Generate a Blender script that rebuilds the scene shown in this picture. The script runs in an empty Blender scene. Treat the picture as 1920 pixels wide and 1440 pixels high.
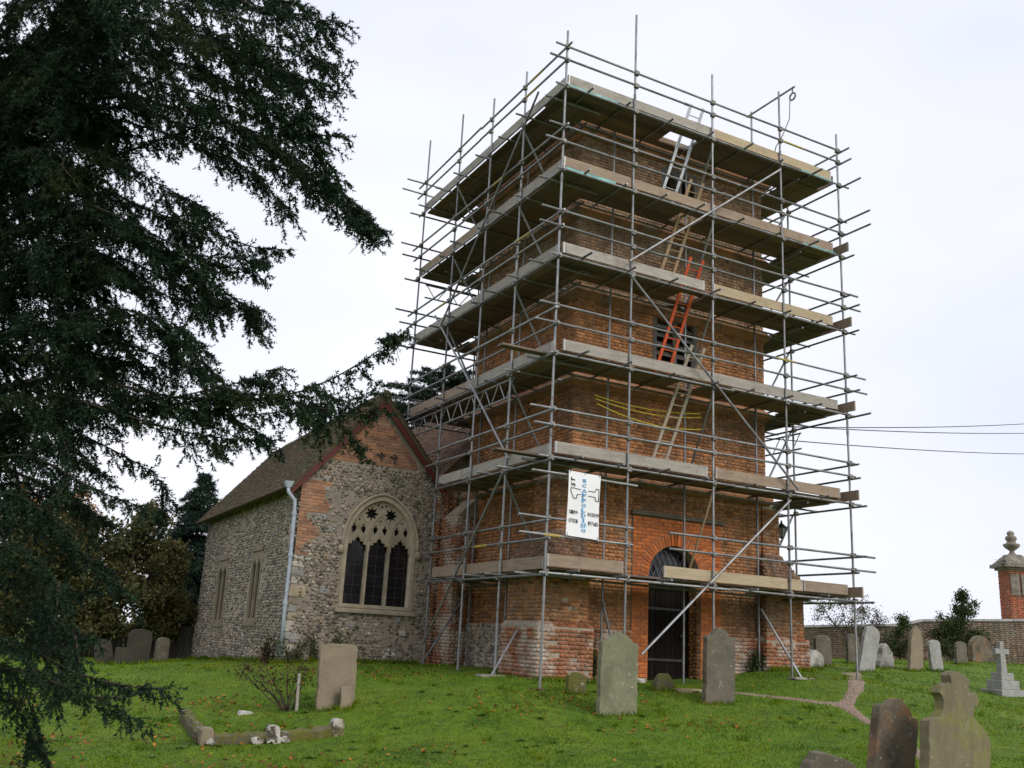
import bpy, bmesh, math, random
import numpy as np
from mathutils import Vector, Matrix
RAD = math.radians
rng = np.random.default_rng(11); random.seed(11)
S = bpy.context.scene; DEBUG = False
COL = S.collection

# ------------------------------------------------------------------ camera
YAW, PITCH, ROLL = RAD(-27.8606), RAD(15.141), RAD(3.1073)
CAM = np.array([-8.961, -15.284, 0.744]); FPX = 1794.94
_f = np.array([-math.sin(YAW)*math.cos(PITCH), math.cos(YAW)*math.cos(PITCH), math.sin(PITCH)])
_r = np.array([math.cos(YAW), math.sin(YAW), 0.0]); _u = np.cross(_r, _f)
CR = math.cos(ROLL)*_r + math.sin(ROLL)*_u; CU = -math.sin(ROLL)*_r + math.cos(ROLL)*_u; CF = _f
cd = bpy.data.cameras.new('camera'); co = bpy.data.objects.new('camera', cd); COL.objects.link(co)
cd.sensor_width = 36; cd.lens = FPX/1920*36; cd.clip_start = .1; cd.clip_end = 3000
co.matrix_world = Matrix(((CR[0], CU[0], -CF[0], CAM[0]), (CR[1], CU[1], -CF[1], CAM[1]), (CR[2], CU[2], -CF[2], CAM[2]), (0, 0, 0, 1)))
S.camera = co
# survey helpers: a sight line of the photograph met with a distance or an upright plane
def at(px, py, d): return CAM + d*(CF + (px-960)/FPX*CR - (py-720)/FPX*CU)
def onp(px, py, ax, val):
    d = CF + (px-960)/FPX*CR - (py-720)/FPX*CU
    return CAM + (val-CAM[ax])/d[ax]*d

# ------------------------------------------------------------------ sky and light
SUN_EL, SUN_AZ = 36, 288   # azimuth the sun stands at, degrees from +X counter-clockwise
W = bpy.data.worlds.new('World'); S.world = W; W.use_nodes = True
nt = W.node_tree; nt.nodes.clear()
def nn(t, tp, **k):
    n = t.nodes.new(tp)
    for a, b in k.items(): setattr(n, a, b)
    return n
sky = nn(nt, 'ShaderNodeTexSky', sky_type='NISHITA', sun_disc=False, sun_elevation=RAD(SUN_EL), sun_rotation=RAD(90-SUN_AZ), air_density=1.0, dust_density=4.0, ozone_density=1.0)
tc = nn(nt, 'ShaderNodeTexCoord'); mp = nn(nt, 'ShaderNodeMapping'); mp.inputs['Scale'].default_value = (1.2, 1.2, 3.2)
noi = nn(nt, 'ShaderNodeTexNoise'); noi.inputs['Scale'].default_value = 1.3; noi.inputs['Detail'].default_value = 3; noi.inputs['Roughness'].default_value = .5
rmp = nn(nt, 'ShaderNodeValToRGB'); rmp.color_ramp.elements[0].position = .3; rmp.color_ramp.elements[1].position = .7
rmp.color_ramp.elements[0].color = (.80, .83, .97, 1); rmp.color_ramp.elements[1].color = (1.0, 1.01, 1.08, 1)
sc_ = nn(nt, 'ShaderNodeVectorMath', operation='SCALE'); sc_.inputs['Scale'].default_value = 8.6
mx = nn(nt, 'ShaderNodeMix', data_type='RGBA'); mx.inputs['Factor'].default_value = .94
bg = nn(nt, 'ShaderNodeBackground'); bg.inputs['Strength'].default_value = .1
wo = nn(nt, 'ShaderNodeOutputWorld'); lk = nt.links.new
lk(tc.outputs['Generated'], mp.inputs['Vector']); lk(mp.outputs[0], noi.inputs['Vector']); lk(noi.outputs[0], rmp.inputs[0])
lk(rmp.outputs[0], sc_.inputs[0]); lk(sky.outputs[0], mx.inputs['A']); lk(sc_.outputs[0], mx.inputs['B']); lk(mx.outputs['Result'], bg.inputs['Color']); lk(bg.outputs[0], wo.inputs[0])
sl = bpy.data.lights.new('sun', 'SUN'); sl.energy = 1.5; sl.angle = RAD(28); sl.color = (1, .96, .90)
so = bpy.data.objects.new('sun', sl); COL.objects.link(so)
_sd = Vector((math.cos(RAD(SUN_AZ))*math.cos(RAD(SUN_EL)), math.sin(RAD(SUN_AZ))*math.cos(RAD(SUN_EL)), math.sin(RAD(SUN_EL))))
so.rotation_euler = _sd.to_track_quat('Z', 'Y').to_euler(); so.location = (0, -30, 40)
S.view_settings.view_transform = 'Standard'; S.view_settings.look = 'None'; S.view_settings.gamma = 1
S.view_settings.exposure = 0.35; S.view_settings.use_curve_mapping = False
S.render.engine = 'CYCLES'; S.cycles.max_bounces = 6; S.cycles.use_denoising = True

# ------------------------------------------------------------------ materials
MATS = {}
def mk(name, cols, scale=6., detail=4., rough=.85, bump=.0, bscale=None, rand=0., island=False, metal=0., spec=.3, stain=None, coords='Object', stretch=(1, 1, 1), pos=None, randcols=None):
    """cols: two or three colours blended by noise; rand: lightness spread per piece; randcols: colours picked per piece; stain: (colour, scale, amount)"""
    m = bpy.data.materials.new(name); m.use_nodes = True; t = m.node_tree; L = t.links.new
    b = t.nodes['Principled BSDF']; b.inputs['Roughness'].default_value = rough; b.inputs['Metallic'].default_value = metal
    b.inputs['Specular IOR Level'].default_value = spec
    g = nn(t, 'ShaderNodeNewGeometry')
    if coords == 'World': vec = g.outputs['Position']
    else: vec = nn(t, 'ShaderNodeTexCoord').outputs[coords]
    mpn = nn(t, 'ShaderNodeMapping'); mpn.inputs['Scale'].default_value = stretch; L(vec, mpn.inputs[0]); vec = mpn.outputs[0]
    n1 = nn(t, 'ShaderNodeTexNoise'); n1.inputs['Scale'].default_value = scale; n1.inputs['Detail'].default_value = detail; n1.inputs['Roughness'].default_value = .6; L(vec, n1.inputs['Vector'])
    r = nn(t, 'ShaderNodeValToRGB'); e = r.color_ramp.elements
    pos = pos or ([.35, .65] if len(cols) == 2 else [.3, .5, .7])
    e[0].position = pos[0]; e[1].position = pos[-1]; e[0].color = (*cols[0], 1); e[1].color = (*cols[-1], 1)
    for q in range(1, len(cols)-1):
        x = e.new(pos[q]); x.color = (*cols[q], 1)
    L(n1.outputs[0], r.inputs[0]); out = r.outputs[0]
    oi = nn(t, 'ShaderNodeObjectInfo')
    rsrc = g.outputs['Random Per Island'] if island else oi.outputs['Random']
    if randcols:
        r2 = nn(t, 'ShaderNodeValToRGB'); r2.color_ramp.interpolation = 'CONSTANT'; ee = r2.color_ramp.elements
        tot = sum(w for _, w in randcols); acc = 0
        for q, (c, w) in enumerate(randcols):
            x = ee[q] if q < 2 else ee.new(min(acc/tot, 1))
            x.position = acc/tot; x.color = (*c, 1); acc += w
        L(rsrc, r2.inputs[0])
        mm = nn(t, 'ShaderNodeMix', data_type='RGBA', blend_type='MULTIPLY'); mm.inputs['Factor'].default_value = 1
        L(out, mm.inputs['A']); L(r2.outputs[0], mm.inputs['B']); out = mm.outputs['Result']
    if rand:
        mr = nn(t, 'ShaderNodeMapRange'); mr.inputs['To Min'].default_value = 1-rand; mr.inputs['To Max'].default_value = 1+rand
        wn = nn(t, 'ShaderNodeTexWhiteNoise', noise_dimensions='1D'); L(rsrc, wn.inputs['W']); L(wn.outputs['Value'], mr.inputs[0])
        hs = nn(t, 'ShaderNodeHueSaturation'); L(out, hs.inputs['Color']); L(mr.outputs[0], hs.inputs['Value']); out = hs.outputs[0]
    for st in ([stain] if stain and not isinstance(stain[0], list) else (stain[0] if stain else [])):
        c, sc, am = st[:3]; lo, hi = (st[3], st[4]) if len(st) > 3 else (.45, .7)
        n2 = nn(t, 'ShaderNodeTexNoise'); n2.inputs['Scale'].default_value = sc; n2.inputs['Detail'].default_value = 5; n2.inputs['Roughness'].default_value = .65; L(g.outputs['Position'], n2.inputs['Vector'])
        m2 = nn(t, 'ShaderNodeMapRange'); m2.inputs['From Min'].default_value = lo; m2.inputs['From Max'].default_value = hi; m2.inputs['To Max'].default_value = am; L(n2.outputs[0], m2.inputs[0])
        mm = nn(t, 'ShaderNodeMix', data_type='RGBA'); L(m2.outputs[0], mm.inputs['Factor']); L(out, mm.inputs['A']); mm.inputs['B'].default_value = (*c, 1); out = mm.outputs['Result']
    L(out, b.inputs['Base Color'])
    if bump:
        n3 = nn(t, 'ShaderNodeTexNoise'); n3.inputs['Scale'].default_value = bscale or scale*4; n3.inputs['Detail'].default_value = 5; L(vec, n3.inputs['Vector'])
        bp = nn(t, 'ShaderNodeBump'); bp.inputs['Strength'].default_value = bump; bp.inputs['Distance'].default_value = .02; L(n3.outputs[0], bp.inputs['Height']); L(bp.outputs[0], b.inputs['Normal'])
    MATS[name] = m; return m
def leafmat(name, cols, scale=1.5, trans=.3, rough=.6, rand=.25, rc=None, stain=None):
    m = mk(name, cols, scale=scale, detail=3, rough=rough, rand=rand, island=True, coords='World', randcols=rc, spec=.2, stain=stain)
    t = m.node_tree; b = t.nodes['Principled BSDF']; src = b.inputs['Base Color'].links[0].from_socket
    tr = nn(t, 'ShaderNodeBsdfTranslucent'); t.links.new(src, tr.inputs['Color'])
    ms = nn(t, 'ShaderNodeMixShader'); ms.inputs[0].default_value = trans
    t.links.new(b.outputs[0], ms.inputs[1]); t.links.new(tr.outputs[0], ms.inputs[2]); t.links.new(ms.outputs[0], t.nodes['Material Output'].inputs['Surface'])
    return m
BR_STAIN = [[((.15, .10, .065), .55, .65, .48, .68), ((.40, .31, .22), 1.7, .45, .55, .75), ((.07, .06, .045), 2.3, .45, .6, .78)]]
mk('brick_old', [(.44, .20, .08), (.35, .15, .062)], 9, rand=.28, island=True, bump=.4, bscale=60, coords='World', stain=BR_STAIN, randcols=[((1, 1, 1), 6), ((.82, .86, .9), 2), ((.68, .64, .66), 1), ((1.12, 1.08, 1.0), 2)])
mk('brick_grey', [(.37, .22, .125), (.29, .17, .10)], 9, rand=.28, island=True, bump=.4, bscale=60, coords='World', stain=[[((.20, .15, .105), .5, .7, .42, .62), ((.40, .33, .25), 1.4, .55, .5, .72), ((.05, .045, .035), 2.3, .5, .58, .75)]], randcols=[((1, 1, 1), 6), ((.82, .86, .9), 2), ((.68, .64, .66), 1), ((1.12, 1.08, 1.0), 2)])
mk('brick_orange', [(.50, .15, .035), (.40, .11, .03)], 9, rand=.22, bump=.35, bscale=60, coords='World', stain=((.16, .07, .04), 1.8, .45, .52, .75))
mk('brick_gable', [(.44, .22, .125), (.36, .17, .095)], 9, rand=.22, bump=.35, bscale=60, coords='World', stain=((.35, .27, .2), 2.2, .5, .5, .75), randcols=[((1, 1, 1), 5), ((.78, .8, .85), 2), ((1.15, 1.1, 1.05), 2)])
mk('brick_lime', [(.36, .14, .06), (.27, .10, .05)], 9, rand=.25, island=True, bump=.5, bscale=50, coords='World', stain=[[((.55, .50, .43), 1.5, .8, .46, .62), ((.10, .085, .06), 2.5, .7, .54, .7)]])
mk('brick_dark', [(.22, .12, .07), (.15, .085, .055)], 9, rand=.3, island=True, bump=.4, bscale=60, coords='World', stain=[[((.08, .07, .055), 1.5, .7, .45, .65), ((.36, .31, .25), 2.2, .6, .56, .7)]])
mk('mortar', [(.27, .195, .125), (.20, .145, .10)], 5, bump=.4, bscale=40, coords='World', stain=((.09, .08, .06), .8, .6))
mk('mortar_pale', [(.43, .365, .28), (.31, .26, .20)], 5, bump=.5, bscale=40, coords='World', stain=((.13, .12, .10), .8, .5))
mk('string_brick', [(.40, .19, .09), (.27, .14, .075)], 3, detail=6, bump=.5, bscale=25, coords='World', stain=[[((.10, .085, .065), 2.2, .8, .45, .65), ((.5, .42, .33), 3, .5, .55, .75)]])
FLC = [((.50, .48, .47), 3), ((1.0, .97, .93), 4), ((1.4, 1.34, 1.24), 4), ((1.8, 1.74, 1.62), 3), ((1.1, .84, .6), 2), ((.65, .63, .61), 4)]
mk('flint', [(.29, .258, .222), (.21, .185, .160)], 18, rough=.55, rand=.2, island=True, bump=.3, bscale=60, coords='World', randcols=FLC, spec=.45, stain=((.09, .08, .065), .7, .5, .5, .72))
mk('limestone', [(.47, .40, .29), (.37, .31, .22)], 5, bump=.35, bscale=30, coords='World', rand=.12, stain=[[((.20, .17, .12), 1.9, .6, .5, .72), ((.5, .38, .18), 3.1, .35, .55, .7)]])
mk('chalk', [(.60, .565, .49), (.48, .44, .37)], 6, bump=.4, bscale=25, coords='World', rand=.12, stain=((.22, .19, .15), 3, .5, .52, .7))
mk('roof_tile', [(.155, .10, .065), (.095, .065, .045)], 8, rand=.3, island=True, bump=.3, coords='World', stain=[[((.085, .085, .04), .9, .75, .42, .62), ((.2, .17, .11), 3, .4, .6, .75)]])
mk('roof_red', [(.22, .12, .075), (.15, .09, .06)], 8, rand=.3, island=True, bump=.3, coords='World', stain=((.08, .075, .045), 1.1, .6))
mk('red_paint', [(.135, .030, .022), (.10, .024, .02)], 8, rough=.6, bump=.15)
mk('pipe_paint', [(.46, .51, .58), (.36, .41, .48)], 5, rough=.45, spec=.5, coords='World', stain=((.2, .22, .24), 6, .4))
mk('iron', [(.03, .03, .033), (.05, .048, .046)], 10, rough=.6, spec=.4)
mk('lead', [(.11, .12, .14), (.17, .18, .2)], 10, rough=.5)
mk('dark_glass', [(.012, .011, .014), (.02, .018, .02)], 7, rough=.12, spec=.5)
mk('oak_dark', [(.017, .013, .011), (.010, .008, .007)], 7, rough=.9, spec=.08, bump=.3, bscale=30, stretch=(8, 8, .6), rand=.2)
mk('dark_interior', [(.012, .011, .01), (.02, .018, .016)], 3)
mk('louvre', [(.17, .155, .135), (.11, .10, .09)], 6, bump=.3, coords='World', rand=.2)
mk('tube', [(.29, .295, .30), (.17, .172, .178)], 4, detail=6, rough=.48, metal=.55, spec=.5, coords='World', rand=.22, stain=((.15, .085, .05), 5, .6, .55, .7))
mk('coupler', [(.24, .235, .225), (.14, .12, .10)], 20, rough=.55, metal=.5, rand=.2)
mk('board', [(.24, .185, .15), (.16, .125, .10)], 3, detail=6, rough=.9, bump=.3, bscale=30, stretch=(1, 9, 9), coords='Object', randcols=[((1, 1, 1.02), 4), ((.72, .70, .72), 3), ((1.12, 1.0, .85), 2)], rand=.12)
mk('board_grey', [(.40, .365, .32), (.29, .26, .225)], 3, detail=6, rough=.9, bump=.3, bscale=30, stretch=(1, 9, 9), rand=.12, stain=((.15, .13, .10), 3, .45, .52, .7))
mk('board_pine', [(.46, .37, .245), (.36, .28, .18)], 3, detail=6, rough=.85, bump=.25, bscale=30, stretch=(1, 9, 9), rand=.1, stain=((.22, .16, .10), 3, .45, .55, .72))
mk('board_brown', [(.33, .25, .18), (.25, .185, .135)], 3, detail=6, rough=.85, bump=.25, bscale=30, stretch=(1, 9, 9), rand=.1, stain=((.16, .10, .07), 3, .45, .52, .7))
mk('hoop', [(.45, .46, .47), (.3, .3, .31)], 20, rough=.5, metal=.6)
mk('sheeting', [(.05, .28, .27), (.10, .40, .38)], 6, rough=.4, spec=.5)
mk('aluminium', [(.62, .64, .66), (.48, .5, .52)], 6, rough=.35, metal=.7)
mk('ladder_wood', [(.46, .32, .19), (.36, .24, .14)], 8, rough=.8, stretch=(4, 4, .6))
mk('ladder_grey', [(.44, .375, .285), (.33, .275, .205)], 8, rough=.8, stretch=(4, 4, .6))
mk('ladder_orange', [(.62, .105, .03), (.50, .08, .025)], 8, rough=.5)
mk('yellow_plastic', [(.62, .50, .05), (.50, .40, .04)], 8, rough=.5)
mk('banner_white', [(.86, .86, .87), (.80, .80, .82)], 3, rough=.5, bump=.05)
mk('print_black', [(.02, .02, .022), (.03, .03, .03)], 8, rough=.6)
mk('print_blue', [(.035, .24, .52), (.09, .40, .66)], 14, rough=.6, pos=[.4, .6])
mk('rope', [(.25, .23, .2), (.16, .15, .13)], 20)
mk('black_cable', [(.02, .02, .02), (.03, .03, .03)], 8)
mk('soil', [(.085, .06, .04), (.05, .035, .025)], 6, bump=.6, coords='World')
mk('stone_green', [(.205, .215, .125), (.155, .15, .095)], 3, detail=6, bump=.4, bscale=30, stain=[[((.10, .105, .055), 2.2, .6, .5, .7), ((.32, .31, .22), 5, .5, .57, .72), ((.44, .43, .35), 17, .75, .63, .67), ((.30, .27, .10), 11, .6, .66, .70)]])
mk('stone_brown', [(.155, .135, .10), (.11, .095, .07)], 3, detail=6, bump=.4, bscale=30, stain=[[((.065, .06, .04), 2.2, .6, .5, .7), ((.30, .28, .22), 6, .5, .6, .74), ((.44, .43, .35), 17, .75, .63, .67), ((.30, .27, .10), 11, .6, .66, .70)]])
mk('stone_dark', [(.06, .052, .038), (.04, .035, .028)], 3, detail=6, bump=.4, bscale=30)
mk('stone_tan', [(.27, .225, .155), (.21, .17, .115)], 3, detail=6, bump=.35, bscale=30, stain=[[((.17, .14, .09), 3, .5, .52, .7), ((.12, .115, .06), 14, .5, .6, .68)]])
mk('stone_grey', [(.36, .355, .34), (.27, .265, .25)], 3, detail=6, bump=.35, bscale=30, stain=[[((.16, .155, .13), 2.4, .5, .5, .7), ((.5, .49, .45), 6, .5, .58, .72), ((.44, .43, .35), 17, .75, .63, .67), ((.30, .27, .10), 11, .6, .66, .70)]])
mk('stone_pale', [(.50, .48, .44), (.36, .34, .31)], 4, detail=6, bump=.5, bscale=25, stain=((.13, .125, .09), 3, .7, .48, .62))
mk('stone_moss', [(.12, .11, .075), (.08, .072, .05)], 4, detail=6, bump=.6, bscale=25, stain=[[((.12, .115, .02), 3, .9, .42, .55), ((.46, .44, .40), 4.2, .9, .60, .66)]])
mk('stone_lichen', [(.52, .49, .44), (.38, .35, .30)], 5, detail=6, bump=.6, bscale=25, stain=[[((.06, .05, .035), 4, .95, .50, .56), ((.11, .105, .02), 3, .8, .52, .6)]])
mk('stone_front', [(.185, .16, .095), (.14, .118, .07)], 3, detail=6, bump=.4, bscale=25, stretch=(3, 3, .8), stain=[[((.19, .20, .03), 2.0, .7, .50, .64), ((.30, .28, .21), 6, .5, .6, .72), ((.44, .43, .35), 17, .75, .63, .67), ((.30, .27, .10), 11, .6, .66, .70)]])
mk('stone_rust', [(.17, .14, .09), (.10, .082, .06)], 3, detail=6, bump=.4, bscale=25, stain=[[((.28, .13, .05), 1.9, .7, .52, .66), ((.045, .04, .035), 2.7, .7, .5, .66), ((.44, .43, .35), 17, .75, .63, .67), ((.30, .27, .10), 11, .6, .66, .70)]])
mk('wall_brick', [(.22, .13, .085), (.155, .10, .07)], 3, detail=6, bump=.4, coords='World', stain=[[((.24, .22, .19), .9, .7, .48, .66), ((.07, .065, .05), 1.4, .6, .5, .7)]])
mk('coping', [(.36, .36, .34), (.25, .25, .235)], 3, bump=.3, coords='World', rand=.15)
mk('pier_brick', [(.44, .125, .055), (.34, .10, .05)], 9, rand=.2, island=True, coords='World', stain=((.22, .16, .12), 1.5, .5))
mk('pier_stone', [(.30, .27, .215), (.19, .17, .135)], 4, bump=.4, coords='World', stain=((.10, .085, .07), 3, .7, .46, .64))
mk('bark', [(.075, .055, .04), (.04, .03, .022)], 6, bump=.6, coords='World')
mk('wall_brick_piece', [(.24, .17, .12), (.18, .13, .095)], 9, rand=.3, island=True, coords='World', stain=[[((.27, .25, .21), .8, .8, .46, .64), ((.07, .065, .05), 1.3, .7, .5, .68), ((.09, .10, .05), .5, .6, .52, .66)]])
mk('band_yellow', [(.50, .38, .07), (.36, .29, .10)], 9, rough=.5)
mk('dead_wood', [(.16, .12, .085), (.10, .075, .055)], 8)
mk('fence_wood', [(.065, .055, .045), (.04, .034, .028)], 4, bump=.3, rand=.25, stretch=(6, 6, 1))
mk('path_gravel', [(.35, .265, .20), (.22, .165, .125)], 40, detail=6, bump=.8, bscale=120, coords='World', stain=((.16, .12, .08), 2.2, .5))
mk('pebble', [(.40, .29, .22), (.30, .21, .16)], 9, rand=.35, island=True, coords='World')
mk('grass_ground', [(.05, .105, .004), (.085, .15, .006), (.12, .175, .010)], 1.1, detail=8, rough=.95, bump=.7, bscale=22, coords='World', stain=[[((.075, .06, .025), 1.7, .4, .58, .75), ((.018, .04, .006), 5, .6, .48, .68)]])
leafmat('grass_blade', [(.080, .155, .004), (.128, .218, .006), (.18, .25, .012)], 1.0, trans=.25, rand=.35, rc=[((1, 1, 1), 6), ((1.3, 1.1, .9), 2), ((.7, .8, .8), 2)], stain=[[((.21, .225, .016), .45, .8, .48, .64), ((.042, .115, .004), .8, .85, .50, .62), ((.15, .11, .04), 1.6, .6, .62, .72)]])
leafmat('fallen_leaf', [(.30, .10, .02), (.22, .08, .02)], 2, trans=.15, rand=.5, rc=[((1, 1, 1), 4), ((.5, .5, .6), 2), ((1.4, 1.6, 1.2), 2)])
leafmat('needle_dark', [(.010, .024, .013), (.019, .040, .020), (.034, .048, .016)], 1.3, trans=.10, rand=.35)
leafmat('needle_far', [(.020, .040, .028), (.035, .058, .036)], .6, trans=.12, rand=.35)
leafmat('leaf_weed', [(.065, .135, .012), (.095, .17, .02)], 2, trans=.2, rand=.3)
leafmat('leaf_brown', [(.066, .082, .026), (.105, .090, .032), (.06, .082, .030)], .7, trans=.25, rand=.4)
leafmat('leaf_autumn', [(.34, .12, .015), (.22, .10, .02)], 1.0, trans=.35, rand=.4)
leafmat('leaf_green', [(.035, .055, .016), (.06, .075, .022)], .9, trans=.25, rand=.4)
leafmat('leaf_pale', [(.075, .085, .045), (.11, .115, .06)], .9, trans=.3, rand=.35)
leafmat('leaf_rose', [(.075, .035, .022), (.06, .055, .02)], 2.0, trans=.2, rand=.5)

# ------------------------------------------------------------------ builders
def link(o, parent=None):
    COL.objects.link(o)
    if parent is not None: o.parent = parent
    return o
def tag(o, label=None, cat=None, group=None, kind=None):
    if label: o['label'] = label
    if cat: o['category'] = cat
    if group: o['group'] = group
    if kind: o['kind'] = kind
    return o
def empty(name, loc=(0, 0, 0), rz=0, **k):
    o = bpy.data.objects.new(name, None); o.location = loc; o.rotation_euler = (0, 0, rz); o.empty_display_size = .2
    return tag(link(o), **k)
def np_mesh(name, V, F, mat, smooth=False):
    V = np.asarray(V, np.float32); F = np.asarray(F, np.int32); n, k = F.shape
    me = bpy.data.meshes.new(name); me.vertices.add(len(V)); me.vertices.foreach_set('co', V.ravel())
    me.loops.add(n*k); me.loops.foreach_set('vertex_index', F.ravel()); me.polygons.add(n)
    me.polygons.foreach_set('loop_start', np.arange(0, n*k, k, dtype=np.int32))
    if smooth: me.polygons.foreach_set('use_smooth', np.ones(n, bool))
    me.update(calc_edges=True); me.validate(); me.materials.append(MATS[mat]); return me
def np_obj(name, V, F, mat, parent=None, smooth=False): return link(bpy.data.objects.new(name, np_mesh(name, V, F, mat, smooth)), parent)
def local(o, root): # a mesh given in world coordinates whose thing stands elsewhere
    if o.parent == root: o.matrix_parent_inverse = Matrix.Translation(-root.location)
    return o
class MB:
    def __init__(s): s.v = []; s.f = []
    def add(s, vs, fs):
        b = len(s.v); s.v += [tuple(map(float, p)) for p in vs]; s.f += [tuple(b+i for i in f) for f in fs]; return s
    def box(s, a, b, M=None):
        x0, y0, z0 = a; x1, y1, z1 = b
        p = [(x0, y0, z0), (x1, y0, z0), (x1, y1, z0), (x0, y1, z0), (x0, y0, z1), (x1, y0, z1), (x1, y1, z1), (x0, y1, z1)]
        if M is not None: p = [M @ Vector(q) for q in p]
        return s.add(p, [(3, 2, 1, 0), (4, 5, 6, 7), (0, 1, 5, 4), (1, 2, 6, 5), (2, 3, 7, 6), (3, 0, 4, 7)])
    def hexa(s, p): return s.add(p, [(3, 2, 1, 0), (4, 5, 6, 7), (0, 1, 5, 4), (1, 2, 6, 5), (2, 3, 7, 6), (3, 0, 4, 7)])
    def beam(s, a, b, w, t, up=(0, 0, 1)):
        a = Vector(a); b = Vector(b); d = (b-a).normalized(); x = d.cross(Vector(up)).normalized(); y = x.cross(d)
        x *= w/2; y *= t/2
        return s.hexa([a-x-y, a+x-y, b+x-y, b-x-y, a-x+y, a+x+y, b+x+y, b-x+y])
    def tube(s, pts, r, n=8, cap=True):
        pts = [Vector(p) for p in pts]; rs = r if isinstance(r, (list, tuple)) else [r]*len(pts); base = len(s.v); ref = None
        for i, p in enumerate(pts):
            t = (pts[min(i+1, len(pts)-1)]-pts[max(i-1, 0)]).normalized()
            if ref is None: ref = t.orthogonal().normalized()
            ref = (ref-t*ref.dot(t)).normalized(); bi = t.cross(ref)
            for k in range(n):
                a = 2*math.pi*k/n; s.v.append(tuple(p+(ref*math.cos(a)+bi*math.sin(a))*rs[i]))
        for i in range(len(pts)-1):
            for k in range(n):
                k2 = (k+1) % n; s.f.append((base+i*n+k, base+i*n+k2, base+(i+1)*n+k2, base+(i+1)*n+k))
        if cap:
            s.f.append(tuple(base+k for k in range(n))[::-1]); s.f.append(tuple(base+(len(pts)-1)*n+k for k in range(n)))
        return s
    def lathe(s, prof, c=(0, 0, 0), n=20):
        base = len(s.v)
        for r, z in prof:
            for k in range(n):
                a = 2*math.pi*k/n; s.v.append((c[0]+r*math.cos(a), c[1]+r*math.sin(a), c[2]+z))
        for i in range(len(prof)-1):
            for k in range(n):
                k2 = (k+1) % n; s.f.append((base+i*n+k, base+i*n+k2, base+(i+1)*n+k2, base+(i+1)*n+k))
        s.f.append(tuple(base+k for k in range(n))[::-1]); s.f.append(tuple(base+(len(prof)-1)*n+k for k in range(n))); return s
    def prism(s, poly, fn, n0, n1):
        """poly in 2D, fn(u, v, n) gives the point"""
        k = len(poly); vs = [fn(u, v, n0) for u, v in poly]+[fn(u, v, n1) for u, v in poly]
        return s.add(vs, [tuple(range(k))[::-1], tuple(range(k, 2*k))]+[(i, (i+1) % k, k+(i+1) % k, k+i) for i in range(k)])
    def mesh(s, name, mat, smooth=False, bevel=0, fix=True):
        me = bpy.data.meshes.new(name); me.from_pydata(s.v, [], s.f)
        if fix or bevel:
            bm = bmesh.new(); bm.from_mesh(me); bmesh.ops.recalc_face_normals(bm, faces=bm.faces)
            if bevel: bmesh.ops.bevel(bm, geom=[e for e in bm.edges if e.is_manifold and e.calc_face_angle(0) > .5], offset=bevel, segments=2, affect='EDGES', profile=.6)
            bm.to_mesh(me); bm.free()
        if smooth:
            for p in me.polygons: p.use_smooth = True
        me.materials.append(MATS[mat]); return me
    def build(s, name, mat, parent=None, **k): return link(bpy.data.objects.new(name, s.mesh(name, mat, **k)), parent)
def plate(name, outer, holes, fn, n0, n1, mat, parent=None):
    """flat plate with openings: outlines in 2D filled between, with thickness n0..n1 along the normal of fn(u, v, n)"""
    cu = bpy.data.curves.new(name, 'CURVE'); cu.dimensions = '2D'; cu.fill_mode = 'BOTH'; cu.extrude = .5
    for pl in [outer]+holes:
        sp = cu.splines.new('POLY'); sp.points.add(len(pl)-1); sp.use_cyclic_u = True
        for p, (u, v) in zip(sp.points, pl): p.co = (u, v, 0, 1)
    o = bpy.data.objects.new(name, cu); COL.objects.link(o)
    me = bpy.data.meshes.new_from_object(o.evaluated_get(bpy.context.evaluated_depsgraph_get())); bpy.data.objects.remove(o)
    for v in me.vertices:
        u, w, z = v.co; v.co = fn(u, w, n0+(z+.5)*(n1-n0))
    bm = bmesh.new(); bm.from_mesh(me); bmesh.ops.remove_doubles(bm, verts=bm.verts, dist=1e-5); bmesh.ops.recalc_face_normals(bm, faces=bm.faces); bm.to_mesh(me); bm.free()
    me.name = name; me.materials.clear(); me.materials.append(MATS[mat]); return link(bpy.data.objects.new(name, me), parent)
def rect(x0, x1, z0, z1): return [(x0, z0), (x1, z0), (x1, z1), (x0, z1)]
def boxes(name, B, fn, mat, parent=None, jit=.002):
    """many small blocks as one mesh: rows of (u0,u1,v0,v1,n0,n1 at v0,n1 at v1)"""
    B = np.asarray(B, float); n = len(B); u0, u1, v0, v1, n0, a, b = B.T
    j = lambda: rng.normal(0, jit, n)
    P = [(u0, v0, n0), (u1, v0, n0), (u1, v1, n0), (u0, v1, n0), (u0+j(), v0+j(), a+j()), (u1+j(), v0+j(), a+j()), (u1+j(), v1+j(), b+j()), (u0+j(), v1+j(), b+j())]
    P = np.stack([np.stack(p, -1) for p in P], 1).reshape(-1, 3)
    o_, U_, V_, N_ = fn
    V = np.asarray(o_)+P[:, :1]*np.asarray(U_)+P[:, 1:2]*np.asarray(V_)+P[:, 2:]*np.asarray(N_)
    q = np.array([(4, 5, 6, 7), (0, 1, 5, 4), (1, 2, 6, 5), (2, 3, 7, 6), (3, 0, 4, 7)])
    if np.dot(np.cross(U_, V_), N_) < 0: q = q[:, ::-1]
    F = (np.arange(n)[:, None, None]*8+q[None]).reshape(-1, 4)
    return np_obj(name, V, F, mat, parent)
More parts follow.
